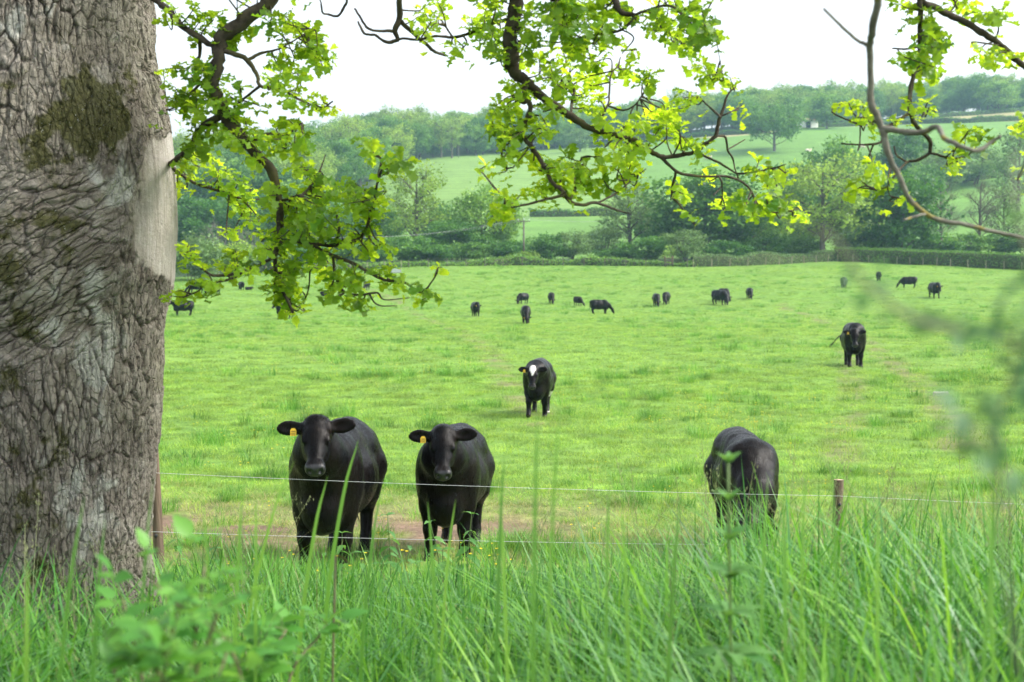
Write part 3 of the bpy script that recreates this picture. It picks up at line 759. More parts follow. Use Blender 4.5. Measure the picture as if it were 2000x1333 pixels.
def unit(v): v = np.asarray(v, float); return v / np.linalg.norm(v)
def make_cow(h=.02, pose='stand', head=(1.02, 0.0, 1.36), look=(.62, 0, -.60), legs=None, yaw_head=0.0, ears=((.02, .12), (.02, .02)), fat=1.0, blaze=False, lying=False, drop=0.0):
    """body faces +X, feet at z = 0. Returns dict of meshes and head frame"""
    g = SDF((-1.25, -.62, -.03), (1.75, .62, 1.75), h)
    hw = fat
    zb = -0.47 if lying else 0.0
    def P(x, y, z): return (x, y, z + zb)
    g.ell(P(-.12, 0, .82), (.64, .385 * hw, .41 * hw), .10)
    g.ell(P(.40, 0, .85), (.38, .30 * hw, .44), .12)
    g.ell(P(-.62, 0, .97), (.33, .285 * hw, .34), .12)
    g.cap(P(-.84, 0, 1.13), P(-.2, 0, 1.15), .15, .15, .2); g.cap(P(-.2, 0, 1.15), P(.42, 0, 1.18), .15, .13, .2)
    for sd in (-1, 1):
        g.ell(P(.44, sd * .20, .92), (.20, .115, .34), .10)
        g.ell(P(-.66, sd * .185, .84), (.24, .125, .36), .10)
        g.ell(P(-.50, sd * .17, 1.13), (.11, .08, .08), .12)         # hook bones
    g.ell(P(.64, 0, .62), (.19, .17, .21), .12)                       # brisket
    hd = np.array(head) + np.array([0, 0, zb]); f = unit(look)
    up0 = np.array([0, 0, 1.]); l = unit(np.cross(up0, f)); u = np.cross(f, l)
    if pose == 'graze':
        g.cap(P(.50, 0, 1.02), P(.86, 0, .82), .27, .19, .12); g.cap(P(.86, 0, .82), hd + f * -.02 - u * .06, .19, .125, .08)
    else:
        g.cap(P(.46, 0, 1.02), P(.78, 0, 1.16), .30, .215, .12); g.cap(P(.78, 0, 1.16), hd - f * .02 - u * .07, .215, .14, .08)
        g.cap(P(.62, 0, .82), hd + f * .10 - u * .16, .15, .07, .10)   # dewlap and throat
    Hm = np.stack([f, l, u], 1)
    def Hp(a, b, c): return hd + Hm @ np.array([a, b, c])
    g.ell(Hp(.07, 0, -.04), (.15, .118, .115), .04, Hm)
    g.ell(Hp(-.02, 0, .015), (.075, .085, .065), .05, Hm)              # poll
    g.cap(Hp(.10, 0, -.035), Hp(.37, 0, -.065), .112, .068, .05)
    g.cap(Hp(.12, 0, -.14), Hp(.38, 0, -.125), .070, .046, .05)
    for sd in (-1, 1):
        g.ell(Hp(.17, sd * .062, -.11), (.13, .052, .09), .05, Hm)
        g.ell(Hp(.155, sd * .100, .012), (.05, .026, .026), .03, Hm)   # brow
        g.ell(Hp(.43, sd * .040, -.055), (.055, .046, .055), .03, Hm)
    g.ell(Hp(.42, 0, -.075), (.075, .080, .070), .04, Hm)
    g.ell(Hp(.42, 0, -.135), (.055, .055, .032), .02, Hm)              # chin
    for sd, (back, rise) in zip((-1, 1), ears):
        e1 = unit(l * sd + u * rise - f * back); e3 = unit(f * .55 + u * .65 - e1 * np.dot(f * .55 + u * .65, e1)); e2 = np.cross(e3, e1)
        if pose != 'graze': 
            e3 = unit(np.array([1, 0, .15]) - e1 * np.dot([1, 0, .15], e1)); e2 = np.cross(e3, e1)
        r0 = Hp(-.005, sd * .095, -.03); c = r0 + e1 * .135; M = np.stack([e1, e2, e3], 1)
        g.cap(r0 - e1 * .02, r0 + e1 * .06, .042, .040, .03); g.ell(c, (.118, .066, max(.026, h * 1.1)), .03, M)
        if h < .022: g.ell(c + e3 * .036 + e1 * .01, (.090, .044, .028), .02, M, sub=True)
    if h < .022:
        for sd in (-1, 1):
            g.ell(Hp(.482, sd * .046, -.045), (.030, .019, .024), .012, Hm, sub=True)
            g.ell(Hp(.150, sd * .123, -.014), (.030, .016, .018), .014, Hm, sub=True)
        g.cap(Hp(.47, -.06, -.113), Hp(.47, .06, -.113), .006, .006, .010, sub=True)
    if lying:
        for sd in (-1, 1):
            g.chain([P(.45, sd * .2, .62), (.62, sd * .26, .10), (.30, sd * .30, .06)], [.13, .07, .05]); g.chain([P(-.6, sd * .2, .72), (-.25, sd * .36, .12), (-.6, sd * .40, .06)], [.2, .10, .05])
    else:
        lg = legs or dict(fl=(0, 0), fr=(0, 0), hl=(0, 0), hr=(0, 0))     # (swing of the foot forward, lift)
        for nm, sd in (('fl', 1), ('fr', -1)):
            sw, li = lg[nm]; y = sd * .175; x = .47
            g.chain([(x - .04, sd * .19, .80), (x + .01 + sw * .25, sd * .185, .60), (x + .03 + sw * .62, y, .36 + li * .6), (x + .01 + sw * .9 - li * .5, y, .14 + li), (x + .04 + sw - li * .4, y, .075 + li)], [.135, .10, .066, .050, .054], .05)
            g.cap((x + .045 + sw - li * .4, y, .06 + li), (x + .065 + sw - li * .4, y, .03 + li), .058, .064, .02)
        for nm, sd in (('hl', 1), ('hr', -1)):
            sw, li = lg[nm]; y = sd * .165; x = -.66
            g.chain([(x, sd * .18, .84), (x + .16 + sw * .2, sd * .19, .66), (x - .07 + sw * .5, y, .47 + li * .4)], [.20, .135, .072], .06)
            g.chain([(x - .09 + sw * .55, y, .455 + li * .4), (x - .02 + sw * .9, y, .15 + li), (x + .03 + sw, y, .075 + li)], [.066, .050, .054], .04)
            g.cap((x + .035 + sw, y, .06 + li), (x + .06 + sw, y, .03 + li), .058, .064, .02)
    # tail head runs straight on from the spine
    g.cap(P(-.86, 0, 1.19), P(-.97, 0, 1.02), .06, .035, .05)
    V, F = g.surface()
    # fine fur relief breaks the perfect surface
    fn = np.cross(V[F[:, 2]] - V[F[:, 0]], V[F[:, 3]] - V[F[:, 1]]); N = np.zeros_like(V)
    for k in range(4): np.add.at(N, F[:, k], fn)
    N /= np.linalg.norm(N, axis=1)[:, None] + 1e-12
    rel = (V - hd) @ Hm; onh = smooth01((rel[:, 0] + .12) / .1)
    q = (fbm(V * np.array([2.4, 4.5, 2.2]) + 3, 3, 5) - .5) * .05 + (fbm(V * np.array([5, 5, 9]), 3, 6) - .5) * .016
    rib = np.sin(V[:, 0] * 46 + V[:, 2] * 9) * .0022 * smooth01((V[:, 2] - .6) / .2) * smooth01((.25 - np.abs(V[:, 0] + .1)) / .15)
    fold = np.sin((V[:, 0] * .8 + V[:, 2] * .5) * 52 + 4 * fbm(V * 5, 2, 8)) * .004 * smooth01((V[:, 0] - .5) / .12)
    leg = smooth01((.55 - V[:, 2]) / .15)
    V = V + N * ((q + rib + fold) * (1 - .82 * onh) * (1 - .7 * leg) + onh * (fbm(V * 16, 3, 7) - .5) * .007)[:, None]
    rel = (V - hd) @ Hm
    mask = np.zeros(len(V))
    if blaze:
        w = np.interp(rel[:, 0], [-.06, .0, .06, .12, .17, .21], [.05, .075, .07, .045, .028, .0]) + .014 * (fbm(V * 30, 2, 9) - .5)
        front = (rel[:, 2] > -.03) & (np.abs(rel[:, 1]) < w) & (rel[:, 0] > -.06) & (rel[:, 0] < .21); mask[front] = 1
        belly = (V[:, 2] < .56) & (V[:, 2] > .42) & (V[:, 0] < .15) & (V[:, 0] > -.6) & (np.abs(V[:, 1]) < .3); mask[belly] = 1
        mask[(V[:, 2] < .075) & (V[:, 0] < -.2) & (V[:, 1] > 0)] = 1
    nose = smooth01((rel[:, 0] - .425) / .03) * smooth01((rel[:, 2] + .115) / .02) * (np.abs(rel[:, 1]) < .09)
    hoof = smooth01((.07 - V[:, 2]) / .02) * (0 if lying else 1)
    me = mesh('cow_body', V, F, {'white': mask, 'nose': nose, 'hoof': hoof})
    return dict(me=me, hd=hd, Hm=Hm, zb=zb, ears=ears, l=l, f=f, u=u, h=h, pose=pose)

def coat(name, col, brown, rough=.46):
    t = NT(name); co = t.coord()
    mp = t.n('Mapping'); mp.inputs['Scale'].default_value = (9, 30, 5); t.l(co, mp.inputs[0])
    n1 = t.noise(mp.outputs[0], 2.2, 5, .65, .6); n2 = t.noise(co, 3.5, 3, .5)
    n3 = t.noise(co, 160, 2)
    c = t.ramp(n2, [(.38, col), (.72, brown)])
    c = t.mix(t.attr('white').outputs['Fac'], c, (.75, .72, .68)); c = t.mix(t.math('MULTIPLY', t.attr('hoof').outputs['Fac'], .8), c, (.035, .03, .025))
    nose = t.attr('nose').outputs['Fac']
    c = t.mix(nose, c, (.016, .016, .018))
    rg = t.mapr(n1, .3, .7, rough - .06, rough + .16); rg = t.n('Mix', A=rg, B=.28, Factor=nose).outputs[0]
    hgt = t.math('ADD', t.math('MULTIPLY', n1, .8), t.math('MULTIPLY', n3, .35))
    p = t.n('BsdfPrincipled'); t.l(c, p.inputs['Base Color']); t.l(rg, p.inputs['Roughness'])
    p.inputs['Specular IOR Level'].default_value = .12
    t.l(t.mapr(nose, 0, 1, .12, .55), p.inputs['Specular IOR Level'])
    p.inputs['Sheen Weight'].default_value = .012; p.inputs['Sheen Roughness'].default_value = .45; p.inputs['Sheen Tint'].default_value = (.75, .82, .95, 1)
    t.l(t.bump(hgt, .55, .008), p.inputs['Normal']); t.l(p.outputs[0], t.out.inputs['Surface'])
    return t.m
M_coat = coat('black_coat', (.0016, .0016, .0020), (.0085, .0052, .0036), .27)
M_brown = coat('rusty_black_coat', (.004, .003, .003), (.016, .009, .006), .42)
M_cream = coat('cream_coat', (.62, .52, .42), (.72, .66, .58), .7)
def plain(name, col, rough=.5, spec=.4, **kw):
    t = NT(name); t.pbr(col, rough, spec, **kw); return t.m
M_eye = plain('dark_wet_eye', (.006, .005, .005), .08, .6)
M_tag = NT('yellow_tag_plastic'); _c = M_tag.ramp(M_tag.noise(M_tag.coord(), 60, 3), [(.35, (.72, .44, .02)), (.65, (.85, .58, .05))]); M_tag.pbr(_c, .45, .4); M_tag = M_tag.m
M_ink = plain('tag_ink', (.03, .025, .02), .6)
M_coathair = plain('black_coat_hair', (.0018, .0018, .0021), .5, .02)
M_hair = plain('black_hair', (.010, .009, .009), .55, .4)
def ball(name, r, seg=12, ring=8):
    V = [[0, 0, r]]; 
    for i in range(1, ring):
        a = math.pi * i / ring
        for j in range(seg): V.append([r * math.sin(a) * math.cos(j * 6.2832 / seg), r * math.sin(a) * math.sin(j * 6.2832 / seg), r * math.cos(a)])
    V.append([0, 0, -r]); T = [[0, 1 + j, 1 + (j + 1) % seg] for j in range(seg)]; Q = []
    for i in range(ring - 2):
        for j in range(seg): a = 1 + i * seg; Q.append([a + j, a + seg + j, a + seg + (j + 1) % seg, a + (j + 1) % seg])
    b = 1 + (ring - 2) * seg; T += [[b + (j + 1) % seg, b + j, len(V) - 1] for j in range(seg)]
    return mesh(name, np.array(V), [np.array(Q), np.array(T)])
EYE = ball('eye', .024)
def ear_tag_mesh():
    mb = MB(); pr = [(-.026, -.034), (.026, -.034), (.026, .016), (.014, .034), (-.014, .034), (-.026, .016)]
    V = [[x, y, -.0015] for x, y in pr] + [[x, y, .0015] for x, y in pr]; n = 6
    mb.add(V, [[i, (i + 1) % n, (i + 1) % n + n, i + n] for i in range(n)] + [[0, 3, 2, 1], [0, 5, 4, 3], [6, 7, 8, 9], [6, 9, 10, 11]])
    return mb.mesh('ear_tag', False)
TAG = ear_tag_mesh()
def tag_print():
    mb = MB()                              # rows of small printed figures
    for row, (y, hh) in enumerate(((.006, .012), (-.010, .007), (-.022, .006))):
        x = -.018
        while x < .016:
            w = rng.uniform(.003, .006)
            mb.box((x + w / 2, y, .0022), (w * .7, hh, .0006)); x += w + .0015
    return mb.mesh('tag_print', False)
TAGPRINT = tag_print()
def dress_cow(o, c, tags=1, tail='hang', tuft=False, detail=True, fur=0):
    """eyes, ear tag, tail and poll hair as children of the body"""
    Hm, hd = c['Hm'], c['hd']; M3 = Matrix([list(r_) for r_ in Hm])
    if detail:
        for sd in (-1, 1):
            e = link('eye', EYE, M_eye, o); e.location = hd + Hm @ np.array([.150, sd * .103, -.013])
    if tags:
        sd = -1; back, rise = c['ears'][0]
        e1 = unit(c['l'] * sd + c['u'] * rise - c['f'] * back); n = unit(np.array([1, 0, .15]) - e1 * np.dot([1, 0, .15], e1)) if c['pose'] != 'graze' else unit(c['f'] * .55 + c['u'] * .65 - e1 * np.dot(c['f'] * .55 + c['u'] * .65, e1))
        upv = np.cross(n, -e1)
        if upv[2] < 0: upv = -upv
        p = hd + Hm @ np.array([-.005, sd * .095, -.03]) + e1 * .105 - upv * .036 + n * .034
        tg = link('ear_tag', TAG, M_tag, o); tg.matrix_local = Matrix.Translation(Vector(p)) @ Matrix([[-upv[1] * 0 + np.cross(upv, n)[i], upv[i], n[i]] for i in range(3)]).to_4x4()
        if detail: link('tag_print', TAGPRINT, M_ink, tg)
    mb = MB(); zb = c['zb']
    if tail == 'hang': P = catmull([[-.93, 0, 1.12 + zb], [-.99, .0, .95 + zb], [-1.0, .01, .65 + zb], [-.98, .0, .40 + zb]], 5)
    else: P = catmull([[-.93, 0, 1.12 + zb], [-1.00, -.14, 1.03 + zb], [-1.03, -.38, .88 + zb], [-1.0, -.54, .70 + zb]], 5)
    mb.tube(P, np.linspace(.032, .014, len(P)), 6)
    e = P[-1]; dr = unit(P[-1] - P[-2])
    for k in range(26):
        q = e + dr * rng.uniform(.12, .24) + rng.normal(0, .028, 3); s = np.cross(dr, randunit(1)[0]) * .008
        mb.add([e - s + rng.normal(0, .006, 3), e + s, q], None, [[0, 1, 2]])
    link('tail', mb.mesh('tail'), M_hair, o)
    if fur:
        me = o.data; nv = len(me.vertices); co = np.zeros(nv * 3, np.float32); me.vertices.foreach_get('co', co); co = co.reshape(-1, 3)
        no = np.zeros(nv * 3, np.float32); me.vertex_normals.foreach_get('vector', no); no = no.reshape(-1, 3)
        k = rng.choice(nv, min(fur, nv), replace=False); a = co[k]; nn = no[k]; n = len(k); onhead = ((a - hd) @ Hm)[:, 0] > -.05
        flow = np.where(onhead[:, None], -c['f'][None, :] * .2 + np.array([.1, 0, -.5]), np.array([-.75, 0, -.55])) + rng.normal(0, .22, (n, 3)) + .5 * (fbm(a * 4, 2, 3)[:, None] - .5)
        flow = flow - nn * np.sum(flow * nn, 1)[:, None]; flow /= np.linalg.norm(flow, axis=1)[:, None] + 1e-6
        keep = ((a - hd) @ Hm)[:, 0] < .40; a, nn, flow = a[keep], nn[keep], flow[keep]; n = len(a)
        L = rng.uniform(.010, .020, n)[:, None]; s = np.cross(flow, nn) * .0016
        V = np.stack([a - s - nn * .001, a + s - nn * .001, a + flow * L + nn * L * rng.uniform(.12, .34, n)[:, None]], 1).reshape(-1, 3)
        mb = MB(); mb.add(V, None, np.arange(n * 3).reshape(-1, 3)); link('coat_hair', mb.mesh('coat_hair', False), M_coathair, o)['kind'] = 'stuff'
    if tuft:
        mb = MB(); n = 420
        a = np.stack([rng.uniform(-.075, .03, n), rng.uniform(-.095, .095, n), np.zeros(n)], 1)
        a[:, 2] = .072 - 4.5 * a[:, 1] ** 2 - 5 * np.clip(a[:, 0] - .0, 0, 1) ** 2 - 3 * np.clip(-.02 - a[:, 0], 0, 1) ** 2
        dr = np.stack([rng.normal(.1, .35, n) , a[:, 1] * 5 + rng.normal(0, .3, n), np.ones(n)], 1); dr /= np.linalg.norm(dr, axis=1)[:, None]
        L = rng.uniform(.02, .055, n)[:, None]; s = np.cross(dr, randunit(n)) * .0016
        V = np.stack([a - s, a + s, a + dr * L], 1).reshape(-1, 3) @ Hm.T + hd
        mb.add(V, None, np.arange(n * 3).reshape(-1, 3)); link('poll_hair', mb.mesh('poll_hair', False), M_hair, o)['kind'] = 'stuff'
def put_cow(c, mat, x, foot, heading, label, size=None, top=None, group=None, detail=False, tags=1, tail='hang', tuft=False, name='cow', fur=0):
    p = hit(x, foot, lo=9)
    me = c['me']
    if len(me.materials) == 0 or me.materials[0] is not mat:
        if len(me.materials): me = me.copy(); me.materials.clear()
        me.materials.append(mat)
    o = link(name, me)
    zs = max(v.co.z for v in me.vertices) if 'zmax' not in c else c['zmax']; c['zmax'] = zs
    if top is not None: size = (at(x, top, p.y).z - p.z) / zs
    o.scale = (size,) * 3; o.rotation_euler = (0, 0, heading); 
    o.location = (p.x, p.y, tz(p.x, p.y) - .01)
    dress_cow(o, c, tags, tail, tuft, detail, fur)
    return tag(o, label, 'cow', group)
FRONT = -math.pi / 2                        # heading towards the camera
# the two heifers at the wire
c1 = make_cow(.0125, 'stand', (.96, .02, 1.43), (.60, .10, -.55), dict(fl=(.02, 0), fr=(.07, 0), hl=(.02, 0), hr=(-.10, 0)), ears=((-.02, .02), (-.02, .22)), fat=.95)
c2 = make_cow(.0125, 'stand', (.96, .02, 1.40), (.56, .07, -.60), dict(fl=(-.02, 0), fr=(.05, 0), hl=(0, 0), hr=(-.06, 0)), ears=((-.02, .04), (-.02, .20)), fat=.92)
put_cow(c1, M_coat, 657, 1104, FRONT - R(4), 'black heifer with a tousled tuft between its ears, nearest the big trunk', size=.91, detail=True, tuft=True, fur=42000)
put_cow(c2, M_coat, 886, 1082, FRONT - R(5), 'smooth polled black heifer at the wire beside the tousled one', size=.85, detail=True, fur=40000)
# grazing with its head down behind the tall grass
c3 = make_cow(.018, 'graze', (1.22, -.12, .52), (.42, -.30, -.72), dict(fl=(.08, 0), fr=(-.02, 0), hl=(0, 0), hr=(-.05, 0)), fat=.87)
put_cow(c3, M_coat, 1452, 1078, FRONT - R(2), 'black cow grazing head down beside the short wooden post', size=.83, detail=True, fur=24000)
# walking towards the wire
c4 = make_cow(.018, 'stand', (1.06, -.04, 1.18), (.52, 0, -.72), dict(fl=(-.16, 0), fr=(.22, .05), hl=(.16, 0), hr=(-.12, 0)), ears=((.0, .10), (.0, .16)), blaze=True, fat=.88)
put_cow(c4, M_coat, 1052, 812, FRONT - R(6), 'black cow with a white blaze on its forehead walking across the pasture', size=.88, detail=True)
c5 = make_cow(.018, 'stand', (1.10, -.06, 1.12), (.50, 0, -.74), dict(fl=(.02, 0), fr=(.20, .04), hl=(.10, 0), hr=(-.16, 0)), ears=((.0, .0), (.0, .12)), fat=.98)
put_cow(c5, M_coat, 1667, 716, FRONT - R(9), 'all black cow walking down the trodden path with its tail swung aside', top=628, detail=True, tail='swing')
# the herd further out
LOW = .034
g1 = make_cow(LOW, 'graze', (1.20, 0, .50), (.45, 0, -.75)); g2 = make_cow(LOW, 'graze', (1.18, .16, .48), (.40, .30, -.72)); g3 = make_cow(LOW, 'graze', (1.18, -.2, .48), (.40, -.35, -.72), fat=1.06)
s1 = make_cow(LOW, 'stand', (1.02, 0, 1.30), (.60, 0, -.55)); s2 = make_cow(LOW, 'stand', (1.08, .05, 1.05), (.5, .05, -.72), dict(fl=(.1, 0), fr=(-.1, 0), hl=(.08, 0), hr=(-.08, 0)), fat=1.06)
ly = make_cow(LOW, 'stand', (1.0, .1, 1.25), (.6, .3, -.5), lying=True)
HERD = [
 (s2, M_coat, 929, 619, FRONT + .2, 589, 'black cow standing with its head level, first in from the drooping bough'),
 (g2, M_coat, 1021, 594, FRONT - .7, 572, 'small black cow grazing towards its left just behind the large grazing one'),
 (g1, M_brown, 1077, 594, FRONT + .1, 571, 'rusty black cow grazing head on, right above the white faced cow'),
 (g1, M_coat, 1027, 632, FRONT + .05, 596, 'large black cow grazing head on behind the white faced cow'),
 (g2, M_brown, 1129, 598, FRONT + .5, 579, 'small rusty black cow grazing beside the broadside one'),
 (g1, M_coat, 1172, 614, .25, 585, 'black cow grazing broadside, facing away from the big trunk'),
 (g1, M_coat, 1282, 599, FRONT + .05, 573, 'black cow of a close pair, the one nearer the broadside grazer'),
 (g2, M_coat, 1301, 595, FRONT - .3, 570, 'black cow of a close pair, the one further from the broadside grazer'),
 (g3, M_coat, 1406, 596, FRONT + .6, 566, 'black cow grazing with its head turned, overlapping another cow'),
 (g1, M_brown, 1414, 590, FRONT + .3, 563, 'rusty black cow half hidden behind the overlapping grazer'),
 (g1, M_coat, 1464, 585, FRONT, 562, 'black cow grazing head on by itself, in line with the overlapping pair'),
 (g2, M_coat, 1648, 563, FRONT - .35, 541, 'black cow grazing alone above the walking cow'),
 (g1, M_brown, 1716, 550, math.pi / 2 - .2, 530, 'rusty black cow closest to the clipped hedge'),
 (g1, M_coat, 1774, 563, math.pi - .12, 540, 'black cow grazing broadside in front of the clipped hedge'),
 (s2, M_coat, 1825, 583, FRONT + .05, 551, 'black cow with a yellow tag coming head on, last before the picture edge'),
 (s1, M_coat, 357, 617, math.pi + .45, 586, 'black cow standing beside the big trunk with its head raised'),
 (g1, M_coat, 383, 573, math.pi + .1, 551, 'black cow grazing behind the one with raised head beside the trunk'),
 (g1, M_coat, 417, 577, math.pi - .5, 555, 'black cow grazing under the lowest oak twig'),
 (g3, M_coat, 471, 567, math.pi / 2 + .5, 550, 'black cow standing rump on next to a lying one'),
 (ly, M_coat, 486, 567, .3, 560, 'small black cow lying on the grass beside a standing one'),
 (s1, M_coat, 556, 624, math.pi + .9, 590, 'black cow mostly hidden behind the tip of the drooping bough'),
 (g1, M_coat, 584, 580, FRONT + .1, 562, 'black cow seen just past the tip of the drooping bough'),
 (ly, M_coat, 637, 579, .2, 568, 'black cow lying down between the oak twigs'),
 (g1, M_coat, 716, 567, FRONT - .2, 549, 'black cow grazing behind the outermost oak twigs'),
]
for i, (c, m, x, foot, hdg, top, lab) in enumerate(HERD):
    put_cow(c, m, x, foot, hdg, lab, top=top, group='herd of black cattle in the pasture', tags=1 if c in (s2, g1) else 0)
for x, y, hdg, lab in ((1579, 297, .2, 'cream cow lying on the hill pasture below the white shed'), (1684, 291, .3, 'cream cow on the hill pasture behind the lichened branch'), (1941, 342, .1, 'pale cow by the ragged hedge across the slope'), (1384, 313, 2.9, 'pinkish cream cow on the hill pasture in front of the spreading oak')):
    put_cow(ly if 'lying' in lab else g1, M_cream, x, y, hdg, lab, size=1.15, tags=0, group='pale cattle on the far hill')
# ------------------------------------------------------------------ fences, pole, shed
M_post = NT('weathered_stake_wood'); _co = M_post.coord(); _mp = M_post.n('Mapping'); _mp.inputs['Scale'].default_value = (40, 40, 3); M_post.l(_co, _mp.inputs[0])
_nz = M_post.noise(_mp.outputs[0], 1.5, 5, .6); M_post.pbr(M_post.ramp(_nz, [(.3, (.085, .058, .042)), (.7, (.185, .135, .10))]), .85, .2, normal=M_post.bump(_nz, .5, .006)); M_post = M_post.m
M_cut = NT('cut_post_top'); _nz = M_cut.noise(M_cut.coord(), 40, 4); M_cut.pbr(M_cut.ramp(_nz, [(.3, (.30, .21, .14)), (.7, (.44, .34, .24))]), .8, .2); M_cut = M_cut.m
M_wire = plain('white_electric_tape_wire', (.62, .63, .66), .4, .5)
M_insul = plain('black_insulator', (.02, .02, .02), .4)
M_grey = NT('grey_pole_wood'); _nz = M_grey.noise(M_grey.coord(), 5, 4); M_grey.pbr(M_grey.ramp(_nz, [(.3, (.10, .085, .07)), (.7, (.19, .165, .14))]), .85, .2); M_grey = M_grey.m
M_palepost = plain('pale_split_stake', (.32, .28, .20), .8, .2)
def round_post(r, h, sides=14, taper=.96):
    mb = MB(); z = np.concatenate([[-.5], np.linspace(0, h, 9)])
    P = np.stack([np.sin(z * 3) * .004, np.cos(z * 2) * .003, z], 1); mb.tube(P, r * np.linspace(1.03, taper, len(z)), sides, cap=False, bump=.02)
    return mb.mesh('post')
def post_top(r, h, sides=14):
    a = np.linspace(0, 6.2832, sides, endpoint=False); V = np.concatenate([[[0, 0, h + .004]], np.stack([np.cos(a) * r, np.sin(a) * r, np.full(sides, h + .001)], 1)])
    V[1:, 0] += math.sin(h * 3) * .004; V[1:, 1] += math.cos(h * 2) * .003
    return mesh('post_top', V, np.array([[0, i + 1, (i + 1) % sides + 1] for i in range(sides)]), smooth=False)
fence = empty('electric_fence', (0, 11, tz(0, 11)))
pL = at(309, 880, 11.0); pR = at(1636, 938, 11.0)
dirF = (pR - pL)
tops = {}
for k in (-1, 0, 1, 2):
    q = pL + dirF * k; g = tz(q.x, q.y)
    top = q.z if k in (0, 1) else g + .98
    po = link('post', round_post(.040, top - g + .0), M_post, fence);
    po.location = Vector((q.x, q.y, g)) - fence.location
    po.rotation_euler = (.01, (.03, -.035, .02, .0)[k + 1], k * 1.3)
    tp = link('post_top', post_top(.0385, top - g), M_cut, po)
    tops[k] = (q.x, q.y, g, top)
    for zz in (.19, .66):
        mb = MB(); mb.tube(np.array([[0, -.036, 0], [0, -.06, 0]]), [.012, .012], 8); mb.tube(np.array([[0, -.056, -.016], [0, -.056, .016]]), [.006, .006], 6)
        ii = link('insulator', mb.mesh('insulator'), M_insul, po); ii.location = (0, 0, top - g - zz); ii.rotation_euler = (0, 0, -k * 1.3)
for row, (ya, yb) in enumerate(((924, 969), (1039, 1066))):
    zA, zB = at(309, ya, 10.95).z, at(1636, yb, 10.95).z
    pts = []
    for k in range(-1, 2):
        for t in np.linspace(0, 1, 24, endpoint=False):
            s = k + t; x = pL.x + dirF.x * s; z = zA + (zB - zA) * s - .02 * 4 * t * (1 - t)
            pts.append([x, 10.945, z])
    mb = MB(); mb.tube(np.array(pts) - np.array(fence.location), .0015, 5)
    link('wire', mb.mesh('wire'), M_wire, fence)
tag(fence, 'low electric wire fence on short round wooden posts in front of the cattle', 'fence')

def far_fence(pix, label, step=3.2, h=1.15, mat=None, wires=(0.45, .8, 1.05), inset=1.2, rr=.047):
    L = ground_line(pix, .5); root = empty('stake_fence', L[0]); n = 0
    pm = round_post(rr, h, 6); pm.materials.append(mat or M_palepost); pts = []
    for i in range(0, len(L), int(step / .5)):
        p = L[i].copy(); p[1] -= inset; p[2] = tz(p[0], p[1]); pts.append(p)
        o = link('post', pm, None, root); o.location = Vector(p) - Vector(L[0]); o.rotation_euler = (rng.normal(0, .03), rng.normal(0, .04), 0)
    pts = np.array(pts)
    for w in wires:
        mb = MB(); mb.tube(pts + np.array([0, 0, w]) - L[0], .006, 4); link('wire', mb.mesh('fence_wire'), M_grey, root)
    return tag(root, label, 'fence')
far_fence([(1352, 521.5), (1500, 517.5), (1632, 510.5)], 'pale stake fence along the low end of the clipped hedge', 3.4)
far_fence([(1632, 510.5), (1720, 513.5), (1850, 520.5), (2010, 528.5), (2120, 533)], 'pale stake and wire fence in front of the long clipped hedge', 2.7)
far_fence([(345, 547), (480, 536), (640, 528.5), (800, 521.5)], 'stake fence at the field edge beside the big trunk', 2.6, inset=2.0)
far_fence([(800, 521.5), (1000, 518.5), (1200, 519.5), (1352, 521.5)], 'stake fence along the undergrowth at the far side of the pasture', 3.0, mat=M_grey, inset=1.6)

# utility pole with cross arm and lines
pb = hit(1023, 517, lo=150); pb = Vector((ray(1023, 500).x * 214, 214, tz(ray(1023, 500).x * 214, 214)))
pole = empty('utility_pole', pb); ph = at(1023, 430, 214).z - pb.z
mb = MB(); mb.tube(np.array([[0, 0, -.3], [0, 0, ph * .5], [0, 0, ph]]), [.15, .13, .11], 10); link('pole', mb.mesh('pole'), M_grey, pole)
mb = MB(); mb.box((0, -.12, ph - .22), (1.9, .1, .13)); link('crossarm', mb.mesh('crossarm', False), M_grey, pole)
for sx in (-1, 0, 1):
    mb = MB(); mb.tube(np.array([[0, 0, 0], [0, 0, .08], [0, 0, .16], [0, 0, .25]]), [.03, .07, .05, .06], 8); ii = link('insulator', mb.mesh('pole_insulator'), plain('pale_porcelain', (.55, .58, .60), .3), pole)
    ii.location = (sx * .82, -.12, ph - .13 if sx else ph)
mb = MB()
for sx in (-1, 1): mb.tube(np.array([[sx * .55, -.1, ph - .25], [0, -.1, ph - .75]]), .02, 5)
link('brace', mb.mesh('brace'), M_grey, pole)
tag(pole, 'wooden utility pole with a cross arm among the bushes beyond the pasture', 'utility pole')
M_cable = plain('grey_cable', (.30, .31, .32), .5)
for sx, nm in ((-.82, 'power line from the utility pole, upper strand'), (0., 'power line from the utility pole, top centre strand'), (.82, 'power line from the utility pole, lower strand')):
    a = Vector((pb.x + sx, pb.y - .12, pb.z + ph + (.12 if sx else .25)))
    for side in (-1,):
        pass
    e1 = at(560, 462, 178) + Vector((0, sx * .8, 0)); e2 = at(1330, 414, 300) + Vector((0, sx * .8, 0)); pts = []
    for p, q in ((e1, a), (a, e2)):
        for t in np.linspace(0, 1, 16): pts.append(np.array(p.lerp(q, t)) - np.array([0, 0, 1.1 * 4 * t * (1 - t)]))
    mb = MB(); mb.tube(np.array(pts), .008, 4); tag(link('power_line', mb.mesh('power_line'), M_cable), nm, 'power line', 'power lines over the valley')
p2 = hit(896, 309, lo=300); mb = MB(); mb.tube(np.array([[0, 0, -.3], [0, 0, 2.4], [0, 0, 4.8]]), [.14, .12, .10], 8); mb.box((0, 0, 4.5), (1.0, .1, .12))
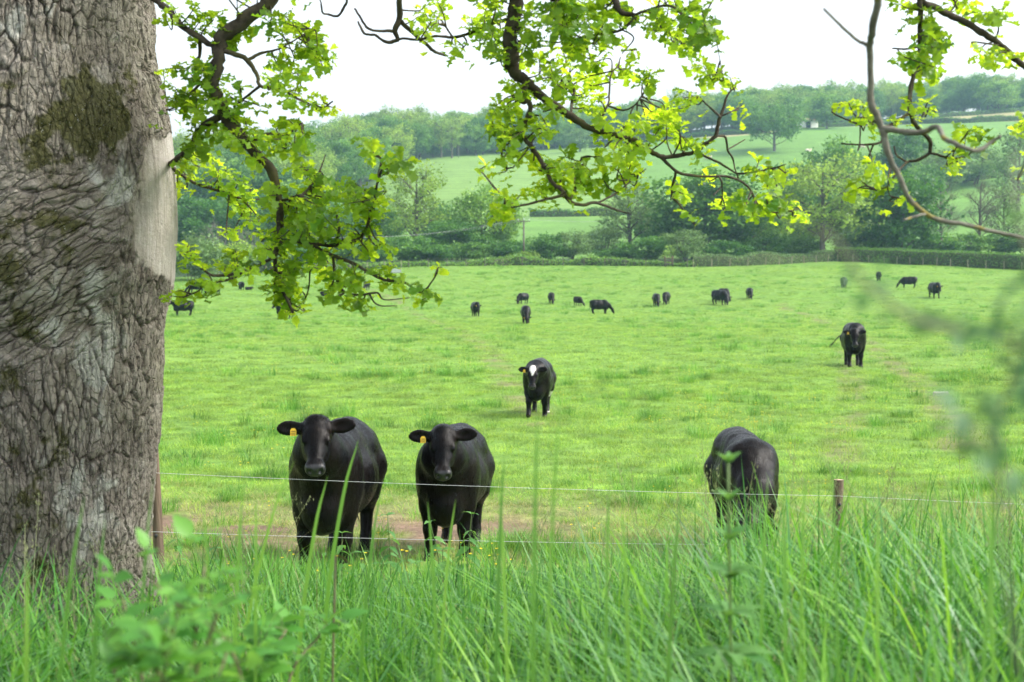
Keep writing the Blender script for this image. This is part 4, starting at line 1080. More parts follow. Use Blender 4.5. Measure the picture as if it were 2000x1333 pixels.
tag(link('field_pole', mb.mesh('field_pole'), M_grey, loc=p2), 'small pole on the top edge of the striped hill field below the wood', 'pole')

# white shed with a rusty roof
M_limewash = NT('limewashed_wall'); _nz = M_limewash.noise(M_limewash.coord(), 1.5, 5); M_limewash.pbr(M_limewash.ramp(_nz, [(.3, (.76, .76, .75)), (.65, (.86, .86, .85))]), .9, .1); M_limewash = M_limewash.m
M_rust = NT('rusty_tin_roof'); _nz = M_rust.noise(M_rust.coord(), 1.2, 5); M_rust.pbr(M_rust.ramp(_nz, [(.3, (.22, .10, .075)), (.7, (.36, .20, .16))]), .7, .3); M_rust = M_rust.m
M_void = plain('shed_interior_shade', (.02, .02, .022), .9, .1)
sp = hit(1584, 250, lo=420); k = sp.y / FP; shed = empty('shed', sp, R(26))
W_, H_, D_ = 33 * k, 15 * k, 5.0
def wallbox(c, s):
    mb = MB(); mb.box(c, s); link('wall', mb.mesh('wall', False), M_limewash, shed)
wallbox((-W_ / 2 + W_ * .06, 0, H_ / 2), (W_ * .12, .2, H_)); wallbox((W_ * .24, 0, H_ / 2), (W_ * .52, .2, H_)); wallbox((-W_ * .20, 0, H_ * .95), (W_ * .36, .196, H_ * .10))
wallbox((-W_ / 2 + .1, D_ / 2 + .102, H_ / 2), (.2, D_, H_)); wallbox((W_ / 2 - .1, D_ / 2 + .102, H_ / 2), (.2, D_, H_)); wallbox((0, D_ + .2, H_ * .6), (W_, .2, H_ * 1.2))
mb = MB(); mb.box((-W_ * .20, .6, H_ * .45), (W_ * .42, .1, H_ * .89)); link('doorway_shade', mb.mesh('doorway_shade', False), M_void, shed)  # near-black plate behind the opening, its colour stands in for the indoor shade
nsh = 12
for i in range(nsh):
    mb = MB(); w = (W_ + .7) / nsh; mb.box((-W_ / 2 - .35 + w * (i + .5), D_ * .46, H_ + .62), (w * .94, D_ + 1.3, .07), (math.atan2(1.1, D_), 0, 0)); link('roof_sheet', mb.mesh('roof_sheet', False), M_rust, shed)
tag(shed, 'small white shed with a rusty roof on the far hill', 'shed')

# small things at the far side of the pasture
tp = hit(766, 534, lo=100); mb = MB(); M_galv = plain('galvanised_steel', (.42, .45, .46), .5, .5, Metallic=.3)
tr = empty('water_trough', tp, .1)
for s_, c_ in (((2.4, .06, .55), (0, -.4, .32)), ((2.4, .06, .55), (0, .4, .32)), ((.06, .74, .55), (-1.17, 0, .32)), ((.06, .74, .55), (1.17, 0, .32))):
    mb = MB(); mb.box(c_, s_); link('side', mb.mesh('trough_side', False), M_galv, tr)
mb = MB(); mb.box((0, 0, .1), (2.27, .73, .05)); link('bottom', mb.mesh('trough_bottom', False), M_galv, tr)
tag(tr, 'grey metal water trough at the far edge of the pasture under the oak twigs', 'trough')
sg = hit(1306, 521, lo=120); guard = empty('tree_guard', sg)
for xx in (-.55, .55):
    for yy in (-.55, .55):
        mb = MB(); mb.tube(np.array([[xx, yy, -.2], [xx, yy, 1.5]]), .06, 6); link('stake', mb.mesh('guard_stake'), M_post, guard)
for zz in (.4, .8, 1.2):
    for a in range(4):
        mb = MB(); c_ = (0, (-.6, .6)[a % 2], zz) if a < 2 else ((-.6, .6)[a % 2], 0, zz); mb.box(c_, (1.25, .04, .12) if a < 2 else (.04, 1.12, .12)); link('rail', mb.mesh('guard_rail', False), M_post, guard)
tag(guard, 'small wooden tree guard round a sapling in front of the large full tree', 'tree guard')
sap = empty('sapling', sg + Vector((0, 0, 0)))
mb = MB(); mb.tube(np.array([[0, 0, 0], [.03, 0, 1.2], [0, .02, 2.4]]), [.04, .03, .015], 6); link('trunk', mb.mesh('sapling_stem'), M_bark, sap)
mb = MB(); leaf_tris(mb, np.array([0, 0, 2.1]) + rng.normal(0, .45, (26, 3)), .22, .15, 9); link('crown', mb.mesh('sapling_crown', False), LM['spring'], sap)
tag(sap, 'yellow green sapling growing inside the wooden tree guard', 'sapling')
st = hit(1838, 773, lo=15); mb = MB(); a = np.linspace(0, 6.2832, 11)[:-1]
V = np.concatenate([np.stack([.20 * np.cos(a), .09 * np.sin(a), np.full(10, -.02)], 1), np.stack([.19 * np.cos(a) * rng.uniform(.85, 1.1, 10), .08 * np.sin(a) * rng.uniform(.8, 1.1, 10), .07 + rng.normal(0, .008, 10)], 1), [[0, 0, .085]]])
mb.add(V, [[i, (i + 1) % 10, (i + 1) % 10 + 10, i + 10] for i in range(10)], [[10 + i, 10 + (i + 1) % 10, 20] for i in range(10)])
tag(link('stone', mb.mesh('stone', False), plain('pale_stone', (.42, .40, .35), .9, .1), loc=st), 'pale flat stone lying in the grass near the trodden path', 'stone')
# ------------------------------------------------------------------ the big oak: trunk
OAK_D = 6.0; OAK_X = at(62, 500, OAK_D).x
oak = empty('oak_tree', (OAK_X, OAK_D, tz(OAK_X, OAK_D)))
OV = np.array(oak.location)
def voronoi2(P, seed):
    """F1, F2 and cell value of a 2-D cell pattern"""
    f = np.floor(P).astype(np.int64); z = np.zeros(len(P), np.int64)
    d1 = np.full(len(P), 9.); d2 = np.full(len(P), 9.); cv = np.zeros(len(P))
    for dx in (-1, 0, 1):
        for dy in (-1, 0, 1):
            i, j = f[:, 0] + dx, f[:, 1] + dy
            cx = i + .1 + .8 * hash3(i, j, z, seed); cy = j + .1 + .8 * hash3(i, j, z, seed + 7); d = np.hypot(P[:, 0] - cx, P[:, 1] - cy)
            m = d < d1; d2 = np.where(m, d1, np.minimum(d2, d)); cv = np.where(m, hash3(i, j, z, seed + 13), cv); d1 = np.where(m, d, d1)
    return d1, d2, cv
def build_trunk():
    # right-hand outline read from the photograph as (photo y, photo x)
    prof = np.array([(-700, 250), (-400, 270), (-150, 284), (0, 291), (100, 298), (180, 316), (260, 334), (330, 342), (450, 345), (545, 340), (600, 326), (660, 316), (760, 311), (880, 305), (1000, 297), (1080, 291), (1200, 292), (1300, 305), (1400, 330)], float)
    zs_ = np.array([at(0, y, OAK_D).z for y in prof[:, 0]]); rs_ = np.array([at(x, y, OAK_D).x for y, x in prof]) - OAK_X
    o = np.argsort(zs_); zs_, rs_ = zs_[o], rs_[o]
    zg = tz(OAK_X, OAK_D)
    z = np.unique(np.concatenate([np.arange(zg - .15, at(0, -40, OAK_D).z, .0052), np.linspace(at(0, -40, OAK_D).z, CZ + 3.4, 60)]))
    # theta measured from the direction facing the camera (-Y), positive towards +X
    th = np.concatenate([np.linspace(-R(75), R(112), 400), np.linspace(R(112), R(285), 50)[1:-1]])
    Z, T = np.meshgrid(z, th, indexing='ij'); n0, n1 = Z.shape; Z, T = Z.ravel(), T.ravel()
    Rr = np.interp(Z, zs_, rs_) * .975
    s = T * .60; zr = Z - CZ
    P3 = np.stack([s, zr, np.zeros_like(s)], 1)
    # --- plates run upright above, slope up towards the scar in the middle, upright and lumpy below
    mid = smooth01((zr + .42 + .25 * (fbm(P3 * 3, 3, 40) - .5)) / .22) * smooth01((.50 - zr + .25 * (fbm(P3 * 3, 3, 39) - .5)) / .22) * smooth01((R(62) - T) / R(22))
    hf = np.stack([fbm(P3 * 22, 3, 44), fbm(P3 * 22 + 50, 3, 45)], 1) - .5
    ws = s + .05 * (fbm(P3 * 2.6 + 9, 3, 43) - .5) * 2 + .030 * hf[:, 0]; wz = zr + .12 * (fbm(P3 * 2.3, 3, 41) - .5) * 2 + .034 * hf[:, 1]
    wid = .05 + .17 * fbm(P3 * 4.2, 3, 46); dep = .35 + 1.0 * smooth01((fbm(P3 * 2.9 + 31, 3, 47) - .36) * 3.2)
    def bark(ang, ka, kb, seed):
        a = ws * math.cos(ang) + wz * math.sin(ang); b = -ws * math.sin(ang) + wz * math.cos(ang)
        d1, d2, cv = voronoi2(np.stack([a * ka, b * kb], 1), seed); e1, e2, cv2 = voronoi2(np.stack([a * ka * 2.3 + 5, b * kb * 2.6], 1), seed + 6)
        r1 = np.abs(2 * fbm(np.stack([a * ka * .55, b * kb * .42, a * 0], 1), 3, seed + 20) - 1)
        cr = np.minimum(smooth01((d2 - d1) / wid), .25 + .75 * smooth01(r1 / (.35 * wid + .05))); fi = smooth01((e2 - e1) / (wid * 1.1))
        return 1 - (1 - cr) * np.clip(dep, 0, 1), 1 - (1 - fi) * np.clip(1.25 - dep * .6, 0, 1), cv, cv2
    A_ = bark(R(4), 17, 5.2, 3); B_ = bark(-R(58), 17, 4.6, 33)
    crack, fine, cv, cv2 = [x * (1 - mid) + y * mid for x, y in zip(A_, B_)]
    def t_of(px, r=.63):
        tt = np.linspace(-R(60), R(102), 400); pp = 1000 + FP * (OAK_X + r * np.sin(tt)) / (OAK_D - r * np.cos(tt) * .96); k = int(np.argmax(pp)); return np.interp(px, pp[:k + 1], tt[:k + 1])
    # --- old wound where a limb was lost: outline read from the photograph
    wy = np.array([262, 272, 288, 315, 360, 410, 450, 478, 500, 520, 538, 554.]); wx = np.array([356, 340, 322, 303, 286, 270, 258, 264, 282, 304, 328, 356.])
    wzv = np.array([at(0, y, OAK_D).z - CZ for y in wy]); wtv = t_of(wx)
    zw = zr + .075 * (fbm(P3 * 6 + 3, 4, 57) - .5)
    tl = np.interp(zw, wzv[::-1], wtv[::-1], left=R(120), right=R(120)) + R(15) * (fbm(P3 * 5.5, 4, 51) - .5) + R(8) * (fbm(P3 * 22, 3, 53) - .5)
    q = (T - tl) * .62; wedge = np.exp(-np.abs(q) / .035); wcol = smooth01(q / .055 + .35 + 2.0 * (fbm(P3 * np.array([34, 16, 1]), 4, 59) - .5)); wound = smooth01(q / .06 + .35) * smooth01((R(112) + R(9) * (fbm(P3 * 9, 3, 58) - .5) - T) / R(4)); rim = np.exp(-((q + .028) / .022) ** 2) * smooth01((zr - wzv.min() - .10) / .1) * smooth01((wzv.max() - .06 - zr) / .1) * (.4 + 1.2 * fbm(P3 * 8, 3, 54))
    q2 = ((T - R(48)) / R(15)) ** 2 + ((zr - .16) / .26) ** 2 + .9 * (fbm(P3 * 6, 3, 52) - .5); callus = smooth01((1.05 - q2) / .6) * (1 - wound)
    lump = (fbm(P3 * 1.7, 3, 61) - .5) * .045 + (fbm(P3 * 4.5, 3, 62) - .5) * .018
    amp = (.015 + .008 * smooth01((zr - .5) / .5)) * (1 - .86 * wound) * (1 - .45 * callus)
    disp = lump * (1 - .7 * wound) + amp * (crack * (.75 + .5 * cv) - .55) + .006 * (fine * (.6 + .6 * cv2) - .4) * (1 - wound) + rim * .012 + wound * .004 + callus * .012
    grain = (vnoise(np.stack([s * 90, zr * 5, zr * 0], 1), 66) - .5) * .003 * wound
    disp += grain + (fbm(P3 * 38, 3, 69, .6) - .5) * .011 * (1 - wound * .8)
    # low swelling roots
    foot = smooth01((zg + .45 - Z) / .5); disp += foot * (.10 + .10 * np.cos(T * 4 + .6))
    rad = Rr + disp
    V = np.stack([np.sin(T) * rad, -np.cos(T) * rad * .96, Z - zg], 1)
    i = np.arange(n0 - 1)[:, None] * n1 + np.arange(n1)[None, :]; j = np.arange(n0 - 1)[:, None] * n1 + (np.arange(n1)[None, :] + 1) % n1
    Q = np.stack([i, j, j + n1, i + n1], -1).reshape(-1, 4)
    # moss and lichen grow where the photograph has them
    def blob(px, py, rx, ry):
        c = at(px, py, OAK_D); tt = float(t_of(px)); return np.exp(-(((T - tt) * .6 / rx) ** 2 + ((zr - (c.z - CZ)) / ry) ** 2))
    mreg = np.clip(blob(185, 235, .24, .16) + .9 * blob(230, 270, .14, .2) + .8 * blob(120, 330, .16, .12) + .5 * blob(110, 520, .2, .14) + .5 * blob(20, 640, .14, .3) + .45 * blob(80, 850, .2, .3) + .5 * blob(20, 1050, .3, .3) + .4 * blob(60, 440, .2, .1), 0, 1.2)
    moss = smooth01((mreg * 1.0 + (fbm(P3 * 10, 5, 81, .65) - .5) * 2.6 - .62) * 3) * (1 - wound)
    lreg = np.clip(blob(220, 660, .13, .22) + 1.1 * blob(235, 380, .11, .12) + .6 * blob(200, 950, .18, .3) + .5 * blob(80, 130, .3, .3) + .4 * blob(120, 620, .2, .2), 0, 1)
    lichen = smooth01((lreg * .9 + (fbm(P3 * 14, 4, 85) - .5) * 1.7 - .42) * 2.5) * (1 - wound) * crack
    me = mesh('trunk', V, Q, {'wound': wound, 'wcol': wcol * (wound > .02) * smooth01((R(110) + R(10) * (fbm(P3 * 14, 3, 58) - .5) - T) / R(5)), 'wedge': wedge, 'moss': moss, 'lichen': lichen, 'crack': 1 - crack * (.6 + .4 * fine), 'mid': mid, 'bpos': np.stack([s, zr, cv], 1)})
    t = NT('oak_bark'); co = t.coord()
    n1_ = t.noise(co, 7, 5, .6); n2_ = t.noise(co, 46, 5, .65); n3_ = t.noise(co, 2.2, 3)
    c = t.ramp(n1_, [(.28, (.125, .106, .086)), (.5, (.232, .207, .173)), (.75, (.345, .318, .277))])
    c = t.mix(t.mapr(n3_, .45, .65, 0, .4), c, (.17, .17, .11))
    c = t.mix(t.mapr(t.attr('crack').outputs['Fac'], .3, .95, 0, .6), c, (.05, .038, .030))
    bp = t.attr('bpos').outputs['Vector']; wn_ = t.n('TexNoise'); wn_.inputs['Scale'].default_value = 9; wn_.inputs['Detail'].default_value = 5; t.l(bp, wn_.inputs['Vector'])
    wv_ = t.n('VectorMath', operation='MULTIPLY_ADD'); t.l(wn_.outputs['Color'], wv_.inputs[0]); wv_.inputs[1].default_value = (.035, .05, 0); t.l(bp, wv_.inputs[2])
    wmod = t.mapr(t.noise(bp, 11, 3), .3, .7, .015, .15)
    def fissure(rot, sc):
        m_ = t.n('Mapping'); m_.inputs['Rotation'].default_value = (0, 0, rot); t.l(wv_.outputs[0], m_.inputs[0]); m2 = t.n('Mapping'); m2.inputs['Scale'].default_value = (*sc, 0); t.l(m_.outputs[0], m2.inputs[0])
        v_ = t.n('TexVoronoi', voronoi_dimensions='2D', feature='DISTANCE_TO_EDGE'); v_.inputs['Scale'].default_value = 1; t.l(m2.outputs[0], v_.inputs['Vector'])
        d_ = t.math('DIVIDE', v_.outputs['Distance'], wmod); return t.math('MINIMUM', d_, 1.0)
    up_ = t.math('MULTIPLY', fissure(0.05, (30, 8)), t.math('ADD', t.math('MULTIPLY', fissure(-.05, (64, 26)), .5), .5)); sl_ = t.math('MULTIPLY', fissure(1.0, (22, 6)), t.math('ADD', t.math('MULTIPLY', fissure(1.05, (50, 16)), .35), .65))
    mm = t.n('Mix'); t.l(t.attr('mid').outputs['Fac'], mm.inputs[0]); t.l(up_, mm.inputs[2]); t.l(sl_, mm.inputs[3]); fis = mm.outputs[0]
    c = t.mix(t.mapr(fis, .0, .75, .48, 0), c, (.050, .042, .034))
    c = t.mix(t.math('MULTIPLY', t.attr('lichen').outputs['Fac'], .75), c, (.42, .43, .38))
    mossc = t.ramp(n2_, [(.3, (.030, .034, .008)), (.7, (.080, .082, .020))]); c = t.mix(t.math('MULTIPLY', t.attr('moss').outputs['Fac'], .88), c, mossc)
    mp = t.n('Mapping'); mp.inputs['Scale'].default_value = (30, 30, 2.2); t.l(co, mp.inputs[0]); gr = t.noise(mp.outputs[0], 2.2, 5, .65)
    wc = t.ramp(gr, [(.3, (.20, .175, .15)), (.45, (.31, .285, .25)), (.7, (.42, .395, .36))]); wc = t.mix(t.math('MULTIPLY', t.attr('wedge').outputs['Fac'], .5), wc, (.20, .165, .13)); wc = t.mix(t.mapr(n1_, .5, .75, 0, .55), wc, (.27, .25, .21)); c = t.mix(t.attr('wcol').outputs['Fac'], c, wc)
    spk = t.math('GREATER_THAN', t.noise(co, 75, 2), .70); c = t.mix(t.math('MULTIPLY', spk, .55), c, (.46, .46, .42))
    hgt = t.math('ADD', n2_, t.math('MULTIPLY', t.noise(co, 130, 3), .5)); barky = t.math('SUBTRACT', 1.0, t.attr('wound').outputs['Fac']); hgt = t.math('ADD', hgt, t.math('MULTIPLY', t.math('MULTIPLY', fis, barky), 1.6))
    t.pbr(c, .92, .12, normal=t.bump(hgt, .9, .009))
    link('trunk', me, t.m, oak); return t.m
M_oakbark = build_trunk()

# ------------------------------------------------------------------ boughs (photo x, y, width) at their own depth
M_bough = NT('bough_bark'); _co = M_bough.coord(); _a = M_bough.noise(_co, 24, 5, .65); _b = M_bough.noise(_co, 6, 3); _l = M_bough.noise(_co, 55, 2)
_c = M_bough.ramp(_a, [(.3, (.036, .030, .023)), (.55, (.075, .064, .048)), (.75, (.125, .110, .085))]); _c = M_bough.mix(M_bough.mapr(_b, .5, .62, 0, .6), _c, (.075, .075, .022))
M_bough.pbr(_c, .9, .15, normal=M_bough.bump(_a, .8, .008)); M_bough = M_bough.m
M_lichen = NT('lichened_branch_bark'); _co = M_lichen.coord(); _a = M_lichen.noise(_co, 30, 5, .65); _b = M_lichen.noise(_co, 14, 3)
_c = M_lichen.ramp(_a, [(.3, (.10, .095, .075)), (.6, (.20, .195, .155)), (.8, (.30, .30, .25))]); _c = M_lichen.mix(M_lichen.mapr(_b, .55, .63, 0, .85), _c, (.24, .20, .045))
M_lichen.pbr(_c, .9, .15, normal=M_lichen.bump(_a, .8, .006)); M_lichen = M_lichen.m
D0 = 5.5
BR = [  # depth or None (take it from the branch it leaves), depth change, mat, [(x, y, w)...]
 (5.5, .0, 0, [(600, -90, 36), (548, -28, 32), (520, 5, 30), (468, 48, 28), (432, 76, 26), (424, 125, 25), (417, 168, 24), (439, 221, 24), (482, 278, 22), (530, 336, 18), (540, 375, 17), (547, 423, 15), (545, 461, 13), (537, 509, 9), (545, 552, 7), (573, 612, 5)]),
 (5.7, -.2, 0, [(262, -30, 16), (304, 0, 14), (333, 24, 13), (352, 48, 12), (391, 74, 12), (434, 98, 11), (477, 113, 10), (501, 144, 8), (508, 168, 7), (549, 173, 6), (578, 192, 5), (626, 211, 4), (650, 198, 3)]),
 (None, .1, 0, [(390, 76, 9), (391, 95, 8), (388, 120, 5)]),
 (None, .1, 0, [(482, 116, 8), (510, 104, 6), (545, 96, 4), (590, 70, 3), (610, 55, 2)]),
 (None, .0, 0, [(508, 168, 6), (477, 192, 5), (455, 210, 4)]),
 (None, .3, 0, [(438, 226, 16), (391, 254, 14), (376, 283, 13), (352, 307, 12), (330, 322, 12)]),
 (None, .25, 0, [(330, 328, 8), (348, 337, 7), (386, 360, 6), (448, 379, 5), (477, 389, 4), (520, 389, 3)]),
 (None, -.3, 0, [(546, 470, 9), (597, 476, 8), (650, 500, 8), (688, 514, 7), (722, 533, 7), (751, 547, 6), (790, 552, 5), (823, 572, 4), (850, 540, 3), (856, 524, 2)]),
 (None, -.25, 0, [(600, 477, 7), (650, 480, 7), (689, 473, 7), (713, 451, 6), (727, 408, 6), (737, 360, 5), (746, 327, 5), (741, 307, 4), (713, 274, 2)]),
 (None, .2, 0, [(648, 500, 6), (655, 540, 6), (674, 572, 5), (708, 576, 5), (737, 572, 4), (751, 586, 3), (799, 582, 2)]),
 (None, .1, 0, [(722, 576, 4), (738, 596, 3), (775, 598, 2)]),
 (None, -.3, 0, [(541, 500, 7), (506, 519, 6), (468, 533, 6), (415, 538, 5), (386, 514, 4), (362, 485, 3)]),
 (None, -.2, 0, [(500, 522, 5), (450, 545, 5), (405, 556, 4), (385, 570, 3), (358, 582, 2)]),
 (None, .2, 0, [(545, 395, 7), (578, 384, 5), (597, 375, 5), (621, 341, 4), (636, 303, 2)]),
 (None, .1, 0, [(545, 535, 6), (593, 528, 5), (621, 523, 5), (645, 509, 5)]),
 (None, .2, 0, [(607, 525, 4), (602, 567, 3), (590, 600, 2)]),
 (None, -.1, 0, [(487, 282, 8), (520, 262, 6), (560, 262, 5), (590, 240, 3)]),
 (None, .2, 0, [(424, 130, 8), (380, 175, 6), (345, 208, 5), (325, 215, 3)]),
 # centre bough
 (5.4, .1, 0, [(1030, -100, 36), (1016, -40, 33), (1010, 0, 31), (1003, 43, 29), (998, 66, 28), (1000, 109, 27), (1003, 139, 26), (1023, 155, 20), (1049, 182, 18), (1082, 205, 16), (1115, 228, 15), (1148, 248, 13), (1181, 261, 12), (1208, 267, 11), (1240, 276, 11), (1276, 300, 10), (1300, 307, 9), (1335, 302, 9), (1359, 297, 8), (1376, 283, 8), (1397, 266, 8), (1404, 238, 7), (1412, 214, 6), (1421, 186, 4), (1438, 169, 2)]),
 (None, .25, 0, [(1290, 305, 7), (1321, 335, 6), (1348, 343, 6), (1383, 345, 5), (1417, 345, 5), (1442, 352, 5), (1462, 366, 4), (1473, 386, 4), (1486, 407, 3), (1515, 416, 3), (1560, 408, 2)]),
 (None, -.25, 0, [(1359, 298, 6), (1386, 310, 5), (1410, 321, 5), (1428, 333, 4), (1445, 340, 4), (1480, 335, 4), (1514, 328, 3), (1535, 321, 2)]),
 (None, .1, 0, [(1397, 266, 5), (1417, 269, 5), (1421, 293, 4), (1431, 310, 4), (1435, 328, 3), (1442, 348, 3)]),
 (None, .1, 0, [(1421, 293, 3), (1436, 284, 3), (1455, 273, 2)]),
 (None, -.15, 0, [(1407, 228, 5), (1386, 210, 4), (1366, 190, 2)]),
 (None, .1, 0, [(1408, 230, 4), (1431, 217, 3), (1450, 206, 2)]),
 (None, .1, 0, [(1321, 335, 5), (1314, 362, 5), (1310, 392, 2)]),
 (None, -.1, 0, [(1404, 346, 4), (1410, 362, 3), (1393, 382, 2)]),
 (None, .1, 0, [(1410, 362, 3), (1411, 380, 2), (1408, 402, 2)]),
 (None, -.25, 0, [(1024, 156, 12), (1026, 175, 10), (1019, 198, 10), (1033, 200, 10), (1036, 215, 10), (1026, 238, 9), (1021, 264, 9), (1033, 281, 9), (1052, 307, 9), (1066, 330, 9), (1079, 357, 8), (1099, 373, 8), (1112, 393, 8), (1135, 401, 7), (1161, 396, 6), (1190, 405, 5), (1214, 414, 4), (1230, 417, 2)]),
 (None, -.2, 0, [(1104, 384, 7), (1062, 391, 6), (1033, 399, 5), (1003, 401, 5), (983, 386, 4), (963, 363, 4), (950, 347, 3), (937, 330, 2)]),
 (None, -.1, 0, [(1021, 262, 5), (990, 268, 5), (983, 277, 4), (980, 304, 4), (986, 327, 4), (1002, 328, 3)]),
 (None, .15, 0, [(1160, 252, 5), (1186, 207, 4), (1190, 183, 4), (1193, 148, 3), (1207, 128, 3), (1212, 112, 2)]),
 (None, .1, 0, [(1186, 207, 4), (1217, 216, 4), (1238, 207, 3), (1252, 190, 3), (1259, 176, 2)]),
 (None, .2, 0, [(1115, 228, 6), (1117, 200, 6), (1121, 170, 5), (1102, 155, 4), (1080, 148, 2)]),
 (None, .2, 0, [(1170, 395, 4), (1200, 380, 4), (1235, 352, 3), (1262, 330, 2)]),
 (None, .2, 0, [(1112, 392, 5), (1130, 360, 4), (1140, 330, 4), (1136, 308, 2)]),
 (5.2, .1, 0, [(1150, -60, 22), (1120, -20, 20), (1098, 2, 16), (1060, -18, 12), (1030, -60, 12)]),
 (5.3, .1, 0, [(1180, -70, 18), (1195, -15, 15), (1206, 12, 13), (1216, 26, 11), (1242, 32, 8), (1225, 50, 6), (1205, 62, 5), (1165, 68, 4), (1115, 78, 3)]),
 (None, -.2, 0, [(1238, 32, 6), (1270, 18, 5), (1310, 12, 5), (1345, 40, 4), (1390, 58, 3), (1400, 85, 2), (1411, 146, 2)]),
 (None, .15, 0, [(1262, 24, 4), (1290, 45, 4), (1320, 80, 3), (1350, 88, 2)]),
 (None, .1, 0, [(1216, 60, 3), (1238, 75, 3), (1215, 105, 2)]),
 # bare twigs between the boughs
 (5.6, .0, 0, [(800, -80, 14), (784, -30, 13), (780, 0, 12), (780, 33, 12), (772, 61, 11), (778, 79, 7)]),
 (None, -.1, 0, [(772, 61, 7), (745, 61, 6), (719, 56, 5), (703, 33, 5), (693, 17, 4)]),
 (None, .1, 0, [(778, 79, 7), (755, 83, 7), (732, 69, 5), (712, 66, 5), (699, 43, 4)]),
 (None, .15, 0, [(783, 40, 9), (805, 63, 8), (831, 86, 7), (851, 102, 6), (872, 109, 5)]),
 (None, .0, 0, [(762, 82, 5), (785, 76, 5), (815, 78, 5), (851, 71, 5), (884, 73, 6), (917, 66, 6), (940, 53, 6), (975, 42, 7), (1002, 36, 8)]),
 (None, .1, 0, [(884, 73, 4), (872, 55, 4), (861, 38, 3)]),
 (None, -.1, 0, [(905, 70, 4), (912, 85, 3), (900, 96, 2)]),
 (5.7, .0, 0, [(686, -60, 6), (678, 0, 5), (673, 12, 5), (660, 31, 5), (640, 28, 4), (630, 25, 4), (627, 5, 3)]),
 # nearer lichened branch
 (3.3, .1, 1, [(1738, -110, 18), (1722, -40, 17), (1715, 0, 16), (1704, 61, 15), (1699, 90, 14), (1700, 162, 14), (1702, 202, 14), (1715, 234, 15), (1726, 266, 14), (1740, 317, 12), (1758, 349, 11), (1776, 389, 11), (1808, 418, 10), (1841, 432, 10), (1884, 439, 9), (1938, 452, 8), (2000, 465, 8), (2080, 478, 7)]),
 (None, -.15, 1, [(1722, 254, 13), (1754, 256, 12), (1776, 259, 12), (1808, 257, 11), (1830, 248, 11), (1844, 270, 11), (1866, 281, 10), (1891, 292, 9), (1913, 293, 9), (1938, 277, 8), (1954, 266, 6)]),
 (None, -.1, 1, [(1697, 86, 8), (1675, 79, 7), (1646, 54, 6), (1609, 18, 5)]),
 (None, -.1, 1, [(1808, 418, 6), (1785, 424, 5), (1765, 430, 4)]),
 # sharper bough behind it
 (5.0, .1, 0, [(1770, -60, 15), (1798, 0, 13), (1826, 14, 13), (1859, 32, 13), (1891, 47, 13), (1924, 68, 13), (1956, 90, 12), (1978, 112, 12), (2000, 130, 12), (2070, 190, 11)]),
 (None, .0, 0, [(1800, 0, 11), (1798, 54, 11), (1796, 101, 10), (1785, 144, 9), (1778, 180, 9), (1778, 220, 8), (1790, 248, 8), (1816, 274, 8), (1816, 299, 7)]),
 (None, .0, 0, [(1816, 299, 6), (1794, 313, 6), (1772, 317, 5), (1758, 331, 5), (1744, 349, 4), (1729, 367, 3), (1700, 371, 2)]),
 (None, .0, 0, [(1732, 362, 3), (1738, 382, 2), (1755, 394, 2)]),
 (None, .1, 0, [(1816, 299, 5), (1841, 306, 5), (1870, 317, 3)]),
 (None, .0, 0, [(1772, 317, 4), (1752, 305, 4), (1746, 286, 3)]),
 (None, .0, 0, [(1778, 222, 7), (1751, 238, 6), (1726, 248, 6), (1706, 236, 5), (1686, 230, 3)]),
 (None, .0, 0, [(1790, 218, 5), (1815, 212, 4), (1826, 220, 3)]),
 (None, .0, 0, [(1740, 244, 5), (1722, 275, 5), (1711, 281, 5), (1679, 283, 4), (1643, 281, 3)]),
 (None, .0, 0, [(1679, 283, 4), (1676, 294, 3)]), (None, .0, 0, [(1679, 283, 3), (1680, 260, 3), (1680, 234, 3)]),
 (None, .0, 0, [(1942, 78, 4), (1950, 55, 3), (1942, 30, 2)]),
 (None, .0, 0, [(1852, 28, 4), (1865, 10, 3), (1860, -10, 3)]),
 (None, -.0, 0, [(1796, 96, 4), (1770, 96, 4), (1743, 95, 3)]),
 (4.9, .0, 0, [(2080, 200, 9), (2030, 260, 8), (2000, 322, 6), (1987, 354, 4)]),
 (None, .0, 0, [(2024, 268, 5), (2005, 250, 4), (1990, 240, 2)]),
]
SK = []        # sampled branch skeleton: photo x, y, depth, branch index
branch_objs = []
for bi, (dep, ddep, mi, pts) in enumerate(BR):
    pts = np.array(pts, float)
    if dep is None:
        A = np.array([s[:3] for s in SK]); k = np.argmin((A[:, 0] - pts[0, 0]) ** 2 + (A[:, 1] - pts[0, 1]) ** 2); dep = A[k, 2]; pts[0, :2] = A[k, :2]
    Q = catmull(pts, 5); n = len(Q); tt = np.linspace(0, 1, n)
    wob = (vnoise(np.stack([tt * 3.1, np.full(n, bi * 3.7), tt * 0], 1), 5) - .5) * .22 * min(1, n / 25)
    dd = dep + ddep * tt * 1.3 + (wob - wob[0])
    W = np.array([at(q[0], q[1], d) for q, d in zip(Q, dd)])
    rad = np.maximum(Q[:, 2] * dd / FP / 2, .0015)
    W = W + (rng.normal(0, .12, W.shape) * rad[:, None])
    mb = MB(); mb.tube(W - OV, rad * (1 + .10 * (rng.random(n) - .5)), 8 if rad.max() > .01 else 6, bump=.10)
    ob = link('branch', mb.mesh('branch'), (M_bough, M_lichen)[mi], oak); branch_objs.append(ob)
    for q, d in zip(Q, dd): SK.append((q[0], q[1], d, bi))
